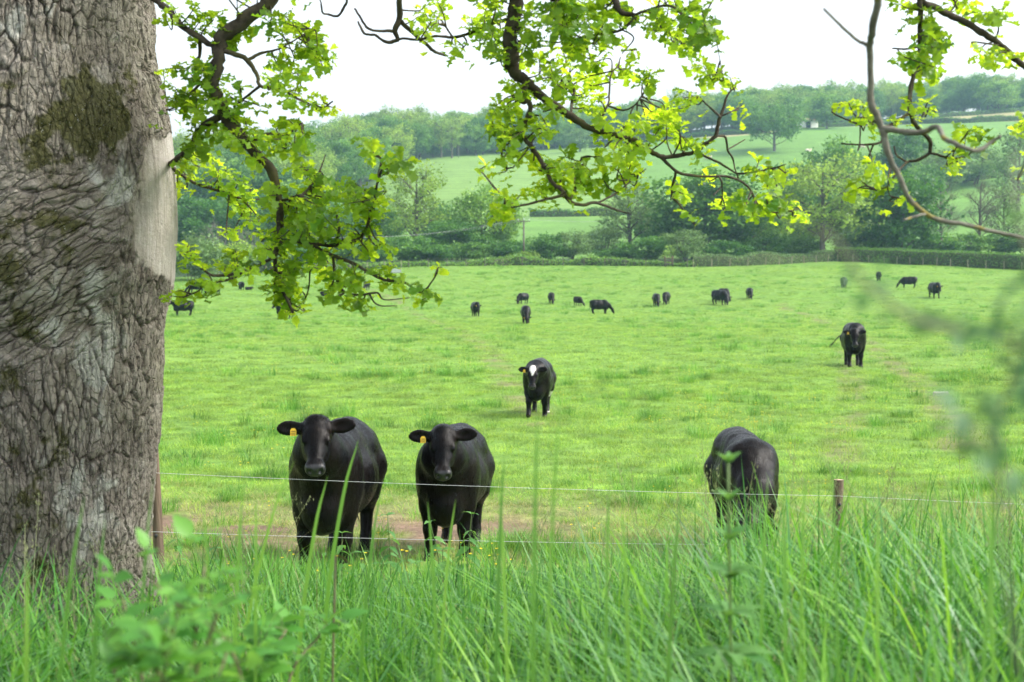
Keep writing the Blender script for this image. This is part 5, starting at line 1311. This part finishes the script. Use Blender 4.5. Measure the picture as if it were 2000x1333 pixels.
# the limbs overhead that carry the boughs
LIMB = [([(OAK_X + .1, OAK_D, CZ + 2.2), (OAK_X + .8, 5.8, CZ + 2.35), (-.35, 5.6, CZ + 1.75), (.12, 5.45, CZ + 1.45), (.55, 5.3, CZ + 1.5), (1.1, 5.1, CZ + 1.45), (1.55, 5.0, CZ + 1.2), (2.3, 4.9, CZ + .9)], .13, .035),
        ([(-.6, 5.7, CZ + 1.95), (-.7, 5.55, CZ + 1.5), tuple(at(600, -90, 5.5))], .07, .036), ([(.12, 5.45, CZ + 1.45), tuple(at(1030, -100, 5.4))], .045, .034),
        ([(.5, 5.32, CZ + 1.5), (.42, 5.3, CZ + 1.35), tuple(at(1180, -70, 5.3))], .03, .016), ([(.4, 5.35, CZ + 1.48), tuple(at(1150, -60, 5.2))], .03, .02),
        ([(-.2, 5.55, CZ + 1.65), (-.3, 5.58, CZ + 1.45), tuple(at(800, -80, 5.6))], .03, .013), ([(-.45, 5.65, CZ + 1.8), (-.6, 5.7, CZ + 1.5), tuple(at(686, -60, 5.7))], .02, .006),
        ([(1.1, 5.1, CZ + 1.45), (1.0, 4.2, CZ + 1.35), (.95, 3.6, CZ + 1.0), tuple(at(1738, -110, 3.3))], .03, .0105), ([(1.5, 5.0, CZ + 1.22), tuple(at(1770, -60, 5.0))], .03, .0135),
        ([(2.2, 4.9, CZ + .93), tuple(at(2080, 200, 4.9))], .03, .008), ([(OAK_X + .2, OAK_D - .1, CZ + 1.7), (OAK_X + .55, 5.75, CZ + 1.55), tuple(at(262, -30, 5.7))], .06, .017)]
for pl, r0, r1 in LIMB:
    P = catmull(pl, 6); mb = MB(); mb.tube(P - OV, np.linspace(r0, r1, len(P)), 9, bump=.06); link('limb', mb.mesh('limb'), M_bough, oak)

# ------------------------------------------------------------------ oak leaves
def oak_leaf(fold, bend, wav, seed):
    t = np.array([0, .10, .19, .27, .36, .44, .53, .61, .70, .79, .88, .95, 1.0]); w = np.array([.012, .03, .115, .075, .20, .125, .275, .175, .31, .20, .255, .14, .0])
    r_ = np.random.default_rng(seed); wl = w * r_.uniform(.85, 1.15, 13); wr = w * r_.uniform(.85, 1.15, 13)
    def curve(t, x):
        z = -bend * t * t + fold * np.abs(x) * 1.0 + wav * np.sin(t * 17 + seed) * np.abs(x); return np.stack([t - bend * bend * .25 * t ** 3, x, z], 1)
    V = np.concatenate([curve(t, t * 0), curve(t + .035 * (w > .1), wl), curve(t + .035 * (w > .1), -wr)])
    Q = [[i, i + 1, i + 14, i + 13] for i in range(12)] + [[i, i + 26, i + 27, i + 1] for i in range(12)]
    return V, np.array(Q)
LEAF = [oak_leaf(f, b, w, s) for f, b, w, s in ((.35, .25, .3, 1), (.15, .45, .4, 2), (.55, .15, .25, 3), (.05, .3, .5, 4))]
M_oakleaf = leaf_mat('young_oak_leaf', (.150, .320, .020), (.50, .76, .030), .58, .0, .014, attr='tint', rough=.42, spec=.4, spread=.46)
REG = [  # photo regions with foliage: cx, cy, rx, ry, whorls, young (0..1)
 (430, 55, 50, 26, 9, .1), (395, 20, 40, 22, 3, .2), (330, 18, 36, 18, 4, .6), (590, 55, 40, 34, 10, .3), (545, 60, 35, 32, 6, .3), (610, 118, 46, 34, 14, .6), (560, 125, 40, 32, 9, .4), (635, 200, 26, 16, 5, .7),
 (590, 180, 40, 20, 7, .4), (540, 165, 30, 20, 4, .3), (382, 142, 38, 28, 9, .1), (355, 190, 34, 30, 9, .5), (335, 150, 20, 25, 4, .7), (395, 205, 35, 25, 8, .4), (470, 205, 40, 24, 8, .5), (450, 165, 30, 25, 5, .5),
 (405, 270, 55, 34, 16, .4), (470, 245, 40, 28, 8, .6), (560, 262, 38, 30, 12, .3), (515, 290, 36, 34, 11, .6), (400, 325, 46, 28, 11, .4), (450, 350, 46, 30, 10, .3), (365, 350, 22, 26, 5, .8), (590, 345, 40, 30, 11, .4),
 (520, 395, 55, 34, 14, .5), (580, 400, 40, 34, 12, .3), (470, 410, 36, 34, 9, .8), (640, 380, 30, 30, 7, .5), (700, 375, 36, 30, 11, .3), (735, 410, 28, 34, 8, .6), (690, 420, 40, 36, 11, .5), (485, 465, 44, 38, 12, .7), (560, 455, 40, 34, 13, .3),
 (610, 450, 40, 34, 12, .2), (650, 455, 36, 30, 8, .5), (560, 510, 38, 36, 14, .4), (555, 565, 32, 38, 14, .4), (575, 605, 20, 12, 4, .9), (610, 510, 36, 26, 9, .5), (650, 530, 34, 26, 9, .6), (700, 480, 30, 24, 6, .5), (745, 480, 22, 16, 3, .8),
 (372, 478, 14, 24, 4, .8), (395, 520, 22, 16, 3, .7), (450, 510, 36, 18, 6, .5), (410, 558, 24, 20, 6, .4), (352, 574, 20, 14, 4, .6), (735, 292, 30, 16, 5, .6), (785, 306, 22, 16, 4, .3), (750, 338, 22, 16, 3, .5), (712, 270, 10, 8, 1, .4),
 (712, 588, 24, 18, 4, .3), (735, 520, 30, 18, 4, .6), (775, 545, 24, 14, 4, .6), (820, 575, 24, 12, 4, .6), (854, 524, 10, 8, 1, .7), (660, 570, 26, 20, 5, .6), (690, 555, 24, 18, 4, .7), (500, 545, 20, 14, 2, .8),
 # centre
 (1050, 18, 45, 26, 11, .2), (1110, 22, 45, 28, 12, .4), (1170, 20, 36, 26, 8, .3), (1230, 12, 30, 20, 5, .2), (960, 15, 34, 26, 8, .5), (935, 40, 26, 20, 5, .5), (840, 25, 28, 22, 7, .7), (850, 62, 22, 18, 4, .7), (905, 94, 22, 10, 4, .5), (870, 10, 20, 14, 3, .5),
 (978, 95, 26, 28, 8, .3), (970, 55, 26, 26, 6, .3), (1070, 65, 40, 30, 11, .1), (1060, 120, 44, 26, 12, .5), (1110, 110, 30, 28, 8, .5), (1020, 100, 20, 26, 4, .3), (1150, 70, 32, 26, 8, .2), (1190, 55, 30, 24, 7, .6), (1165, 145, 32, 28, 9, .5), (1095, 175, 28, 22, 6, .3), (1012, 172, 26, 22, 7, .4),
 (1150, 200, 30, 24, 8, .8), (1072, 215, 24, 16, 4, .6), (1195, 235, 36, 26, 11, .9), (1230, 255, 36, 26, 10, .8), (995, 250, 44, 30, 15, .3), (980, 212, 26, 18, 5, .6), (1050, 255, 22, 26, 6, .7), (1010, 305, 34, 24, 9, .6), (1070, 320, 30, 22, 7, .8), (1115, 315, 26, 18, 5, .6),
 (1055, 365, 24, 18, 5, .5), (1150, 355, 42, 30, 14, .4), (1110, 350, 26, 22, 6, .4), (1000, 375, 28, 18, 6, .7), (982, 408, 16, 20, 4, .6), (942, 332, 14, 10, 2, .9), (965, 345, 14, 10, 2, .9), (1215, 345, 44, 28, 14, .5), (1250, 300, 34, 24, 9, .7), (1170, 300, 30, 22, 6, .8),
 (1295, 215, 28, 26, 8, .9), (1330, 188, 20, 18, 5, .6), (1262, 152, 24, 16, 5, .4), (1225, 135, 18, 14, 3, .5), (1318, 250, 32, 16, 7, .5), (1280, 235, 24, 18, 5, .7), (1366, 275, 18, 22, 5, .5), (1332, 365, 16, 20, 5, .7), (1345, 412, 12, 6, 2, .9),
 (1408, 152, 32, 18, 7, .5), (1380, 133, 14, 10, 2, .5), (1440, 208, 10, 7, 1, .9), (1410, 400, 18, 14, 4, .9), (1462, 386, 16, 20, 5, .2), (1513, 400, 24, 20, 6, .3), (1556, 412, 18, 18, 4, .9), (1472, 434, 12, 12, 2, .9), (1495, 325, 42, 18, 9, .6), (1512, 355, 14, 18, 3, .9), (1385, 338, 14, 9, 2, .7),
 (1340, 28, 40, 22, 11, .2), (1385, 50, 32, 26, 11, .2), (1325, 75, 32, 22, 9, .3), (1365, 98, 14, 10, 2, .5), (1285, 55, 22, 16, 4, .5), (1230, 88, 20, 12, 3, .8), (1270, 25, 28, 16, 4, .4), (1100, 140, 30, 20, 5, .6),
 # far right bough
 (1790, 32, 32, 18, 6, .5), (1808, 85, 30, 30, 10, .1), (1805, 130, 24, 26, 7, .2), (1775, 108, 18, 14, 3, .6), (1772, 4, 18, 10, 3, .5), (1862, 8, 28, 10, 4, .6), (1938, 28, 24, 20, 5, .1), (1925, 112, 26, 18, 6, .4), (1960, 95, 20, 14, 3, .8), (1985, 100, 18, 12, 2, .8),
 (1785, 208, 36, 16, 6, .8), (1670, 208, 28, 16, 5, .8), (1690, 225, 16, 12, 3, .3), (1745, 240, 18, 12, 2, .9), (1905, 265, 20, 16, 5, .5), (1868, 302, 18, 16, 4, .9), (1706, 322, 16, 14, 3, .9), (1688, 366, 20, 14, 4, .4), (1762, 396, 16, 18, 3, .9), (1738, 344, 9, 6, 1, .9), (1990, 245, 16, 22, 4, .9), (1996, 330, 8, 10, 1, .8),
 # sprays just above the picture
 (560, -40, 70, 30, 10, .4), (450, -40, 60, 30, 8, .4), (1000, -50, 90, 30, 12, .4), (1150, -50, 90, 30, 10, .4), (1350, -30, 60, 25, 5, .4), (1850, -40, 70, 25, 6, .5), (2050, 150, 40, 50, 6, .5),
]
def grow_leaves():
    A = np.array(SK); fol = MB(); tw = MB(); cand = []
    ok = np.array([BR[int(b)][2] == 0 for b in A[:, 3]]); A = A[ok]
    for cx, cy, rx, ry, cnt, young in REG:
        for _ in range(max(1, int(round(cnt * .70)))):
            a = rng.uniform(0, 6.283); q = math.sqrt(rng.random()); x = cx + rx * q * math.cos(a); y = cy + ry * q * math.sin(a)
            d2 = (A[:, 0] - x) ** 2 + (A[:, 1] - y) ** 2
            k = rng.choice(np.argsort(d2)[:6]); dp = A[k, 2] + rng.normal(0, .16) * min(1, math.sqrt(d2[k]) / 30 + .3)
            root = np.array(at(A[k, 0], A[k, 1], A[k, 2])); tip = np.array(at(x, y, dp)); L = np.linalg.norm(tip - root)
            m = (root + tip) / 2 + rng.normal(0, .12, 3) * L + np.array([0, 0, -.05 * L])
            P = catmull([root, m, tip], 4); tw.tube(P - OV, np.linspace(.0036, .0018, len(P)), 4, cap=False)
            dirn = unit(P[-1] - P[-2] + np.array([0, 0, .01]))
            yg = np.clip(young + rng.normal(0, .22), 0, 1); nl = rng.integers(6, 10)
            for j in range(nl):
                th = j * 2.4 + rng.normal(0, .3); s1 = unit(np.cross(dirn, [.3, .2, .9])); s2 = np.cross(dirn, s1)
                out = s1 * math.cos(th) + s2 * math.sin(th); e1 = unit(out * rng.uniform(.65, 1.1) + dirn * rng.uniform(.1, .8) + np.array([0, 0, -.10]))
                nrm = unit(np.array([0, 0, 1.]) * .9 + dirn * .5 + rng.normal(0, .35, 3)); nrm = unit(nrm - e1 * np.dot(nrm, e1)); e2 = np.cross(nrm, e1)
                size = rng.uniform(.047, .080) * (1 - .42 * yg) ; base = tip - dirn * rng.uniform(0, .05) * (j % 3)
                cand.append((size, base, np.stack([e1, e2, nrm], 1), rng.integers(0, 4), np.clip(.08 + .86 * yg + rng.normal(0, .1), 0, 1), int(A[k, 3]), x, y))
    inview = [i for i, c in enumerate(cand) if 300 < c[6] < 2000 and 5 < c[7] < 640]
    big = set(sorted(inview, key=lambda i: -cand[i][0])[:290])
    # shared leaf meshes in four shapes and five ages
    shared = {}
    for s_ in range(4):
        for t_ in range(5):
            V, Q = LEAF[s_]; me = mesh('oak_leaf', V, Q, {'tint': np.full(len(V), t_ / 4)}); me.materials.append(M_oakleaf); shared[s_, t_] = me
    for i, (size, base, M, sh, tint, bi, x, y) in enumerate(cand):
        if i in big:
            o = link('leaf', shared[sh, int(round(tint * 4))], None, branch_objs[bi])
            m4 = Matrix([list(r_) for r_ in M * size]).to_4x4(); m4.translation = Vector(base - OV); o.matrix_local = m4
        else:
            V, Q = LEAF[sh]; fol.add(V @ (M * size).T + base - OV, Q, tint=tint)
    link('foliage', fol.mesh('foliage'), M_oakleaf, oak)['kind'] = 'stuff'
    link('twigs', tw.mesh('twigs'), M_bough, oak)['kind'] = 'stuff'
    return len(cand)
NLEAF = grow_leaves()
tag(oak, 'big old oak with a pale scarred mossy trunk and leafy hanging boughs', 'tree')
# ------------------------------------------------------------------ verge vegetation
M_tall = leaf_mat('tall_verge_grass', (.054, .245, .028), (.115, .46, .038), .34, .0, .026, attr='tint', rough=.45, spec=.4, spread=.72)
M_tall2 = leaf_mat('bluish_verge_grass', (.115, .290, .085), (.20, .43, .09), .36, .0, .012, attr='tint', rough=.42, spec=.45)
def verge():
    mb = MB(); mb2 = MB(); mb3 = MB()
    def patch(mb, n, y0, y1, lo, hi, wlo, whi, lean, segs, half=.46, dens=None):
        y = np.sqrt(rng.uniform(y0 * y0, y1 * y1, n)); x = rng.uniform(-1, 1, n) * (half * y + .25)
        keep = np.hypot(x - OAK_X, y - OAK_D) > .66
        nz = fbm(xy0(x, y) * 1.6, 3, 91)
        # shorter beside the trunk and in the middle, ranker towards the gate side
        hmod = (.62 + .75 * nz) * np.interp(x / y, [-.45, -.25, -.08, .08, .16, .27, .45], [.76, .66, .60, .72, .80, .88, .95])
        keep &= rng.random(n) < np.clip(.35 + 1.3 * nz, 0, 1)
        x, y, hmod = x[keep], y[keep], hmod[keep]; m = len(x)
        base = np.stack([x, y, terrain(x, y) - .02], 1)
        blades(mb, base, rng.uniform(0, 6.283, m), rng.uniform(lo, hi, m) * hmod, rng.uniform(wlo, whi, m), np.abs(rng.normal(lean, .32, m)), segs, np.clip(rng.normal(.5, .25, m), 0, 1))
    patch(mb, 5000, 1.35, 4.4, .42, 1.02, .005, .013, .62, 7); patch(mb, 6000, 1.35, 4.6, .40, .95, .010, .023, .78, 8); patch(mb, 7000, 1.35, 4.6, .2, .6, .005, .012, .9, 5)
    patch(mb2, 3400, 1.35, 4.4, .4, 1.0, .008, .019, .95, 8)
    patch(mb, 9500, 4.2, 7.2, .34, .80, .006, .014, .6, 5)
    patch(mb2, 1500, 4.2, 7.5, .3, .7, .005, .011, .7, 5)
    patch(mb, 7500, 7.0, 10.4, .18, .45, .004, .009, .6, 4); patch(mb3, 700, 1.4, 8, .3, .8, .003, .007, .7, 5)
    sb = MB()                                  # flowering stems with loose seed heads
    for _ in range(150):
        y = math.sqrt(rng.uniform(2.0 ** 2, 6.5 ** 2)); x = rng.uniform(-.42, .42) * y
        if math.hypot(x - OAK_X, y - OAK_D) < .7 or -.17 < x / y < -.01: continue
        h = rng.uniform(.55, .92) * np.interp(x / y, [-.4, -.1, .1, .4], [.85, .8, .9, 1.0]); b = np.array([x, y, tz(x, y)]); ln = rng.normal(0, .12, 2)
        P = catmull([b, b + [ln[0] * .3, ln[1] * .3, h * .55], b + [ln[0], ln[1], h]], 5); sb.tube(P, np.linspace(.0016, .0008, len(P)), 4, cap=False, tint=rng.uniform(.3, .9))
        m = 26; f = rng.uniform(.74, 1, m); c = b + np.stack([ln[0] * f ** 2, ln[1] * f ** 2, h * f], 1) + rng.normal(0, .012, (m, 3)) * (1.25 - f)[:, None] * 2.2
        a = randunit(m) * .35 + [0, 0, 1]; a /= np.linalg.norm(a, axis=1)[:, None]; s2 = np.cross(a, randunit(m)) * .0022
        V = np.stack([c - a * .006, c + s2, c + a * .007, c - s2], 1).reshape(-1, 3); sb.add(V, np.arange(m * 4).reshape(-1, 4), tint=rng.uniform(.3, .9))
    tag(link('grass_seed_heads', sb.mesh('grass_seed_heads', False), leaf_mat('seed_head', (.25, .27, .13), (.30, .33, .14), .3, .0, .012, attr='tint')), 'thin flowering grass stems with loose seed heads on the verge', 'grass', kind='stuff')
    tag(link('verge_grass', mb.mesh('verge_grass'), M_tall), 'long green grass growing on the verge in front of the fence', 'grass', kind='stuff')
    tag(link('blue_verge_grass', mb2.mesh('blue_verge_grass'), M_tall2), 'broad arching bluish green grass blades among the verge grass', 'grass', kind='stuff')
    tag(link('dry_verge_stalks', mb3.mesh('dry_verge_stalks'), M_straw), 'dry straw coloured stalks left among the verge grass', 'grass', kind='stuff')
verge()

def leaf_mesh(name, wid=.5, serr=0, fold=.25, bend=.3, tip=.0):
    t = np.linspace(0, 1, 9); w = wid * .5 * np.sin(math.pi * np.clip(t, 0, 1) ** .72) ** .85; w[0] = .01; w[-1] = 0
    if serr: w = w * (1 + serr * np.array([0, .5, -1, .6, -1, .6, -1, .5, 0]) * .4)
    def cv(x): return np.stack([t, x, -bend * t * t + fold * np.abs(x)], 1)
    V = np.concatenate([cv(t * 0), cv(w), cv(-w)]); Q = [[i, i + 1, i + 10, i + 9] for i in range(8)] + [[i, i + 18, i + 19, i + 1] for i in range(8)]
    return mesh(name, V, np.array(Q))
M_bramble = leaf_mat('bramble_leaf', (.105, .29, .045), (.22, .48, .06), .42, .22, .015, rough=.45, spec=.4)
M_nettle = leaf_mat('nettle_leaf', (.085, .22, .052), (.17, .37, .06), .36, .2, .012, rough=.55, spec=.3)
M_rose = leaf_mat('bluish_bush_leaf', (.085, .200, .075), (.15, .30, .10), .35, .2, .015, rough=.5, spec=.35)
M_stem = plain('green_stem', (.10, .17, .045), .6); M_redstem = plain('reddish_stem', (.13, .11, .055), .6); M_dead = NT('withered_leaf'); M_dead.pbr((.20, .135, .065), .8, .2); M_dead = M_dead.m
LF_bramble = leaf_mesh('bramble_leaf', .72, .35, .2, .25); LF_bramble.materials.append(M_bramble)
LF_nettle = leaf_mesh('nettle_leaf', .46, .55, .25, .45); LF_nettle.materials.append(M_nettle)
LF_rose = leaf_mesh('bush_leaf', .6, .3, .2, .3); LF_rose.materials.append(M_rose)
LF_dead = leaf_mesh('withered_leaf', .34, .1, .4, .3); LF_dead.materials.append(M_dead)
def put_leaf(me, parent, base, direction, size, roll=.4, name='leaf'):
    e1 = unit(direction); n = unit(np.array([0, 0, 1.]) + rng.normal(0, roll, 3)); n = unit(n - e1 * np.dot(n, e1)); e2 = np.cross(n, e1)
    o = link(name, me, None, parent); m4 = Matrix([list(r_) for r_ in np.stack([e1, e2, n], 1) * size]).to_4x4(); m4.translation = Vector(base); o.matrix_local = m4; return o
# bramble in front of the trunk: arching stems with leaves in threes
def bramble(root_px, depth, tips, label, lsize=.075, mat_stem=None):
    g0 = at(root_px[0], root_px[1], depth); g = np.array([g0.x, depth, tz(g0.x, depth)]); o = empty('bramble', g)
    for (x, y, dd) in tips:
        tip = np.array(at(x, y, depth + dd)) - g; mid = tip * .55 + np.array([rng.normal(0, .05), rng.normal(0, .05), .10 + .12 * abs(tip[2])])
        P = catmull([[rng.normal(0, .04), rng.normal(0, .04), -.02], mid, tip], 9); mb = MB(); mb.tube(P, np.linspace(.0045, .002, len(P)), 5); link('stem', mb.mesh('bramble_stem'), mat_stem or M_redstem, o)
        for k in range(4, len(P), 1):
            s = randunit(1)[0]; s[2] = abs(s[2]) * .4 + .1; ax = unit(s + np.array([0, -.3, .2])); q = P[k] + ax * .05
            mb = MB(); mb.tube(np.array([P[k], q]), .0014, 4); link('leaf_stalk', mb.mesh('leaf_stalk'), M_stem, o)
            side = unit(np.cross(ax, [0, 0, 1])); sz = lsize * rng.uniform(.75, 1.25)
            put_leaf(LF_bramble, o, q, ax + np.array([0, 0, -.1]), sz * 1.15); put_leaf(LF_bramble, o, q - ax * .01, side + ax * .35, sz); put_leaf(LF_bramble, o, q - ax * .01, -side + ax * .35, sz)
    return tag(o, label, 'bramble')
bramble((330, 1330), 2.0, [(240, 1170, .2), (300, 1135, .1), (400, 1105, .15), (350, 1190, -.1), (430, 1180, 0), (270, 1240, -.1), (450, 1250, .1), (200, 1260, .1), (330, 1270, -.15)], 'leafy bramble with reddish stems in front of the big trunk', .033)
bramble((560, 1340), 2.9, [(560, 1230, .1), (640, 1220, .2), (510, 1260, 0)], 'low bramble among the verge grass below the tousled heifer', .045)
# nettles along the wire
def nettle(x, topy, depth, label, group='nettles along the wire'):
    c = at(x, topy, depth); z = tz(c.x, depth); h = max(.25, c.z - z); o = empty('nettle', (c.x, depth, z), rng.uniform(0, 6.28))
    P = catmull([[0, 0, -.02], [rng.normal(0, .02), rng.normal(0, .02), h * .5], [rng.normal(0, .03), rng.normal(0, .03), h]], 6); mb = MB(); mb.tube(P, np.linspace(.004, .002, len(P)), 5); link('stem', mb.mesh('nettle_stem'), M_stem, o)
    lv = int(h / .055)
    for k in range(max(2, lv - 7), lv + 1):
        f = k / lv; q = P[int(f * (len(P) - 1))] ; a = k * 1.57
        for s in (0, math.pi):
            d = np.array([math.cos(a + s), math.sin(a + s), -.15 + .6 * (f > .93)]); put_leaf(LF_nettle, o, q, d, rng.uniform(.07, .10) * (1.15 - .55 * max(0, f - .6) * 2), .2)
    return tag(o, label, 'nettle', group)
for x, y, d, lab in ((665, 1042, 8.6, 'nettle in front of the tousled heifer, topped with a pale shoot'), (762, 1008, 8.4, 'nettle standing between the two heifers at the wire'), (848, 1022, 8.2, 'nettle in front of the smaller heifer, the one nearer the tousled heifer'), (914, 1004, 8.0, 'tallest nettle in front of the smaller heifer'),
                     (700, 1080, 7.6, 'low nettle below the hind leg of the tousled heifer'), (795, 1072, 7.5, 'low nettle below the gap between the heifers'), (880, 1075, 7.3, 'low nettle below the smaller heifer'), (620, 1085, 7.8, 'low nettle below the front leg of the tousled heifer'), (830, 1100, 7.0, 'lowest nettle in the row below the heifers'), (350, 1030, 8.8, 'nettle beside the wooden post next to the big trunk'), (405, 1048, 8.5, 'second nettle out from the post beside the big trunk'), (740, 1105, 7.0, 'nettle tucked in the grass below the tousled heifer'), (965, 1062, 7.6, 'nettle just past the smaller heifer, in the long grass')):
    nettle(x, y, d, lab)
# withered leaf and single tall blades that cross the cattle
wl = at(680, 1086, 3.4); o = empty('withered_dock', (wl.x, 3.4, tz(wl.x, 3.4))); mb = MB(); hh = wl.z - tz(wl.x, 3.4)
mb.tube(catmull([[-.05, 0, 0], [-.04, 0, hh * .6], [-.03, 0, hh]], 5), .003, 5); link('stem', mb.mesh('dock_stem'), M_redstem, o)
put_leaf(LF_dead, o, [-.03, 0, hh], [1, -.1, -.30], .05); tag(o, 'withered orange brown leaf on a stalk in front of the tousled heifer', 'weed')
def tall_blades():
    mb = MB()
    for bx, tx, ty, dep, w in ((560, 640, 930, 3.4, .011), (430, 575, 900, 3.2, .008), (610, 700, 860, 3.6, .012), (690, 745, 955, 3.4, .009), (440, 475, 945, 2.6, .009), (495, 500, 960, 2.8, .008), (420, 395, 960, 2.6, .006), (860, 835, 980, 3.4, .009), (850, 890, 975, 3.5, .008), (960, 985, 880, 2.6, .009), (1000, 975, 950, 2.7, .008), (1035, 1050, 790, 2.0, .008), (1050, 1095, 770, 2.0, .006), (1180, 1190, 930, 2.6, .007), (1290, 1330, 960, 2.4, .010), (1240, 1215, 985, 2.5, .009), (1560, 1575, 880, 2.3, .007), (1650, 1625, 905, 2.4, .007), (1720, 1715, 960, 2.4, .009), (150, 205, 1015, 2.4, .010), (60, 165, 970, 2.2, .009), (240, 300, 930, 2.4, .006), (30, 55, 1090, 2.1, .010), (1900, 1960, 900, 2.0, .008), (1960, 1930, 930, 2.1, .008), (1480, 1500, 930, 2.6, .008), (1540, 1530, 960, 2.8, .010)):
        b = at(bx, 1330, dep); z = tz(b.x, dep); t_ = at(tx, ty, dep + .15); base = np.array([[b.x, dep, z]]); v = np.array(t_) - base[0]
        P = catmull([base[0], base[0] + v * np.array([.25, .3, .55]), base[0] + v * np.array([.65, .7, .86]), np.array(t_)], 4); s = np.array([1, .15, 0.]); n = len(P); tt = np.linspace(0, 1, n)
        ww = w * np.clip(.75 + .5 * tt - 1.2 * tt ** 3, .05, 1); V = np.stack([P - s * ww[:, None] / 2, P + s * ww[:, None] / 2], 1).reshape(-1, 3)
        o = mesh('tall_blade', V - base[0], np.array([[2 * i, 2 * i + 1, 2 * i + 3, 2 * i + 2] for i in range(n - 1)]), {'tint': np.full(2 * n, rng.uniform(.35, .8))}); mb.add(V, [[2 * i, 2 * i + 1, 2 * i + 3, 2 * i + 2] for i in range(n - 1)], tint=rng.uniform(.35, .8))
    tag(link('tall_grass_blades', mb.mesh('tall_grass_blades'), M_tall), 'scattered tallest grass blades rising across the cattle', 'grass', kind='stuff')
tall_blades()
# whorled weed in front of the grazing cow
def weed(x, topy, depth, label, me, size, lv=9, per=5):
    c = at(x, topy, depth); z = tz(c.x, depth); h = c.z - z; o = empty('weed', (c.x, depth, z)); P = catmull([[0, 0, -.02], [.01, 0, h * .5], [0, 0, h]], 8); mb = MB(); mb.tube(P, .0028, 5); link('stem', mb.mesh('weed_stem'), M_stem, o)
    for k in range(lv):
        f = 1 - k * .042; q = P[int(f * (len(P) - 1))]
        for j in range(per):
            a = j * 6.283 / per + k * .8; put_leaf(me, o, q, [math.cos(a), math.sin(a), 1.6 - .19 * k], size * (.35 + .085 * k), .2)
    return tag(o, label, 'weed')
weed(1422, 905, 2.5, 'whorled leafy weed stem in front of the grazing cow', LF_nettle, .085)
# out of focus thorn bush very close to the lens at the picture edge
M_thorn = plain('grey_green_thorn_stem', (.16, .17, .10), .7)
def near_bush():
    D = .80; g = np.array([.40, D, tz(.40, D)]); o = empty('thorn_bush', g)
    stems = [([(1990, 1330, 0), (1950, 1000, 0), (1940, 850, 0), (1960, 780, .02), (2010, 680, .03), (2040, 560, .05)], .0010), ([(1942, 850, 0), (1900, 830, 0), (1850, 800, -.02)], .0016), ([(2010, 690, .03), (1930, 655, .02), (1860, 645, 0), (1780, 622, -.02), (1735, 590, -.03), (1690, 555, -.03), (1640, 480, -.04), (1590, 445, -.05)], .0020), ([(1955, 800, .02), (1975, 740, .0), (1985, 640, 0)], .0016), ([(1940, 870, 0), (1955, 930, .05), (1985, 950, .05)], .0014), ([(2040, 600, .05), (2010, 500, .05), (1985, 420, .06), (1980, 300, .08)], .0018)]
    for pl, r_ in stems:
        P = catmull([np.array(at(x, y, D + dd)) - g for x, y, dd in pl], 6); mb = MB(); mb.tube(P, np.linspace(r_, r_ * .5, len(P)), 6); link('stem', mb.mesh('thorn_stem'), M_thorn, o)
    for x, y, n, sp in ((1860, 815, 7, 26), (1890, 850, 3, 14), (1940, 820, 6, 22), (1965, 790, 4, 20), (1880, 640, 6, 24), (1920, 650, 7, 26), (1955, 670, 6, 22), (1990, 640, 7, 24), (1830, 640, 3, 18), (1775, 630, 3, 12), (1745, 610, 2, 12), (1706, 565, 3, 13), (1690, 530, 2, 16), (1940, 890, 2, 10), (1975, 930, 4, 22), (1995, 760, 3, 22), (1990, 560, 4, 20), (1985, 430, 4, 26), (1995, 340, 3, 22), (1960, 900, 2, 16)):
        for _ in range(int(n * 1.1 + .5)):
            q = np.array(at(x + rng.normal(0, sp), y + rng.normal(0, sp * .6), D + rng.normal(0, .03))) - g; v = randunit(1)[0]; put_leaf(LF_rose, o, q, v, rng.uniform(.011, .020), .8)
    tag(o, 'blurred thorny bush with small bluish leaves close at the picture edge', 'bush')
near_bush()

# ------------------------------------------------------------------ haze: the air itself
hz = MB(); hz.box((0, 800, 62), (4300, 1790, 150)); M_haze = NT('haze_air'); _v = M_haze.n('VolumePrincipled')
_v.inputs['Color'].default_value = (.50, .78, 1.0, 1); _v.inputs['Density'].default_value = .00023; _v.inputs['Anisotropy'].default_value = .2; M_haze.l(_v.outputs[0], M_haze.out.inputs['Volume'])
tag(link('haze', hz.mesh('haze', False), M_haze.m), 'thin pale blue haze filling the valley air', 'haze', kind='stuff')
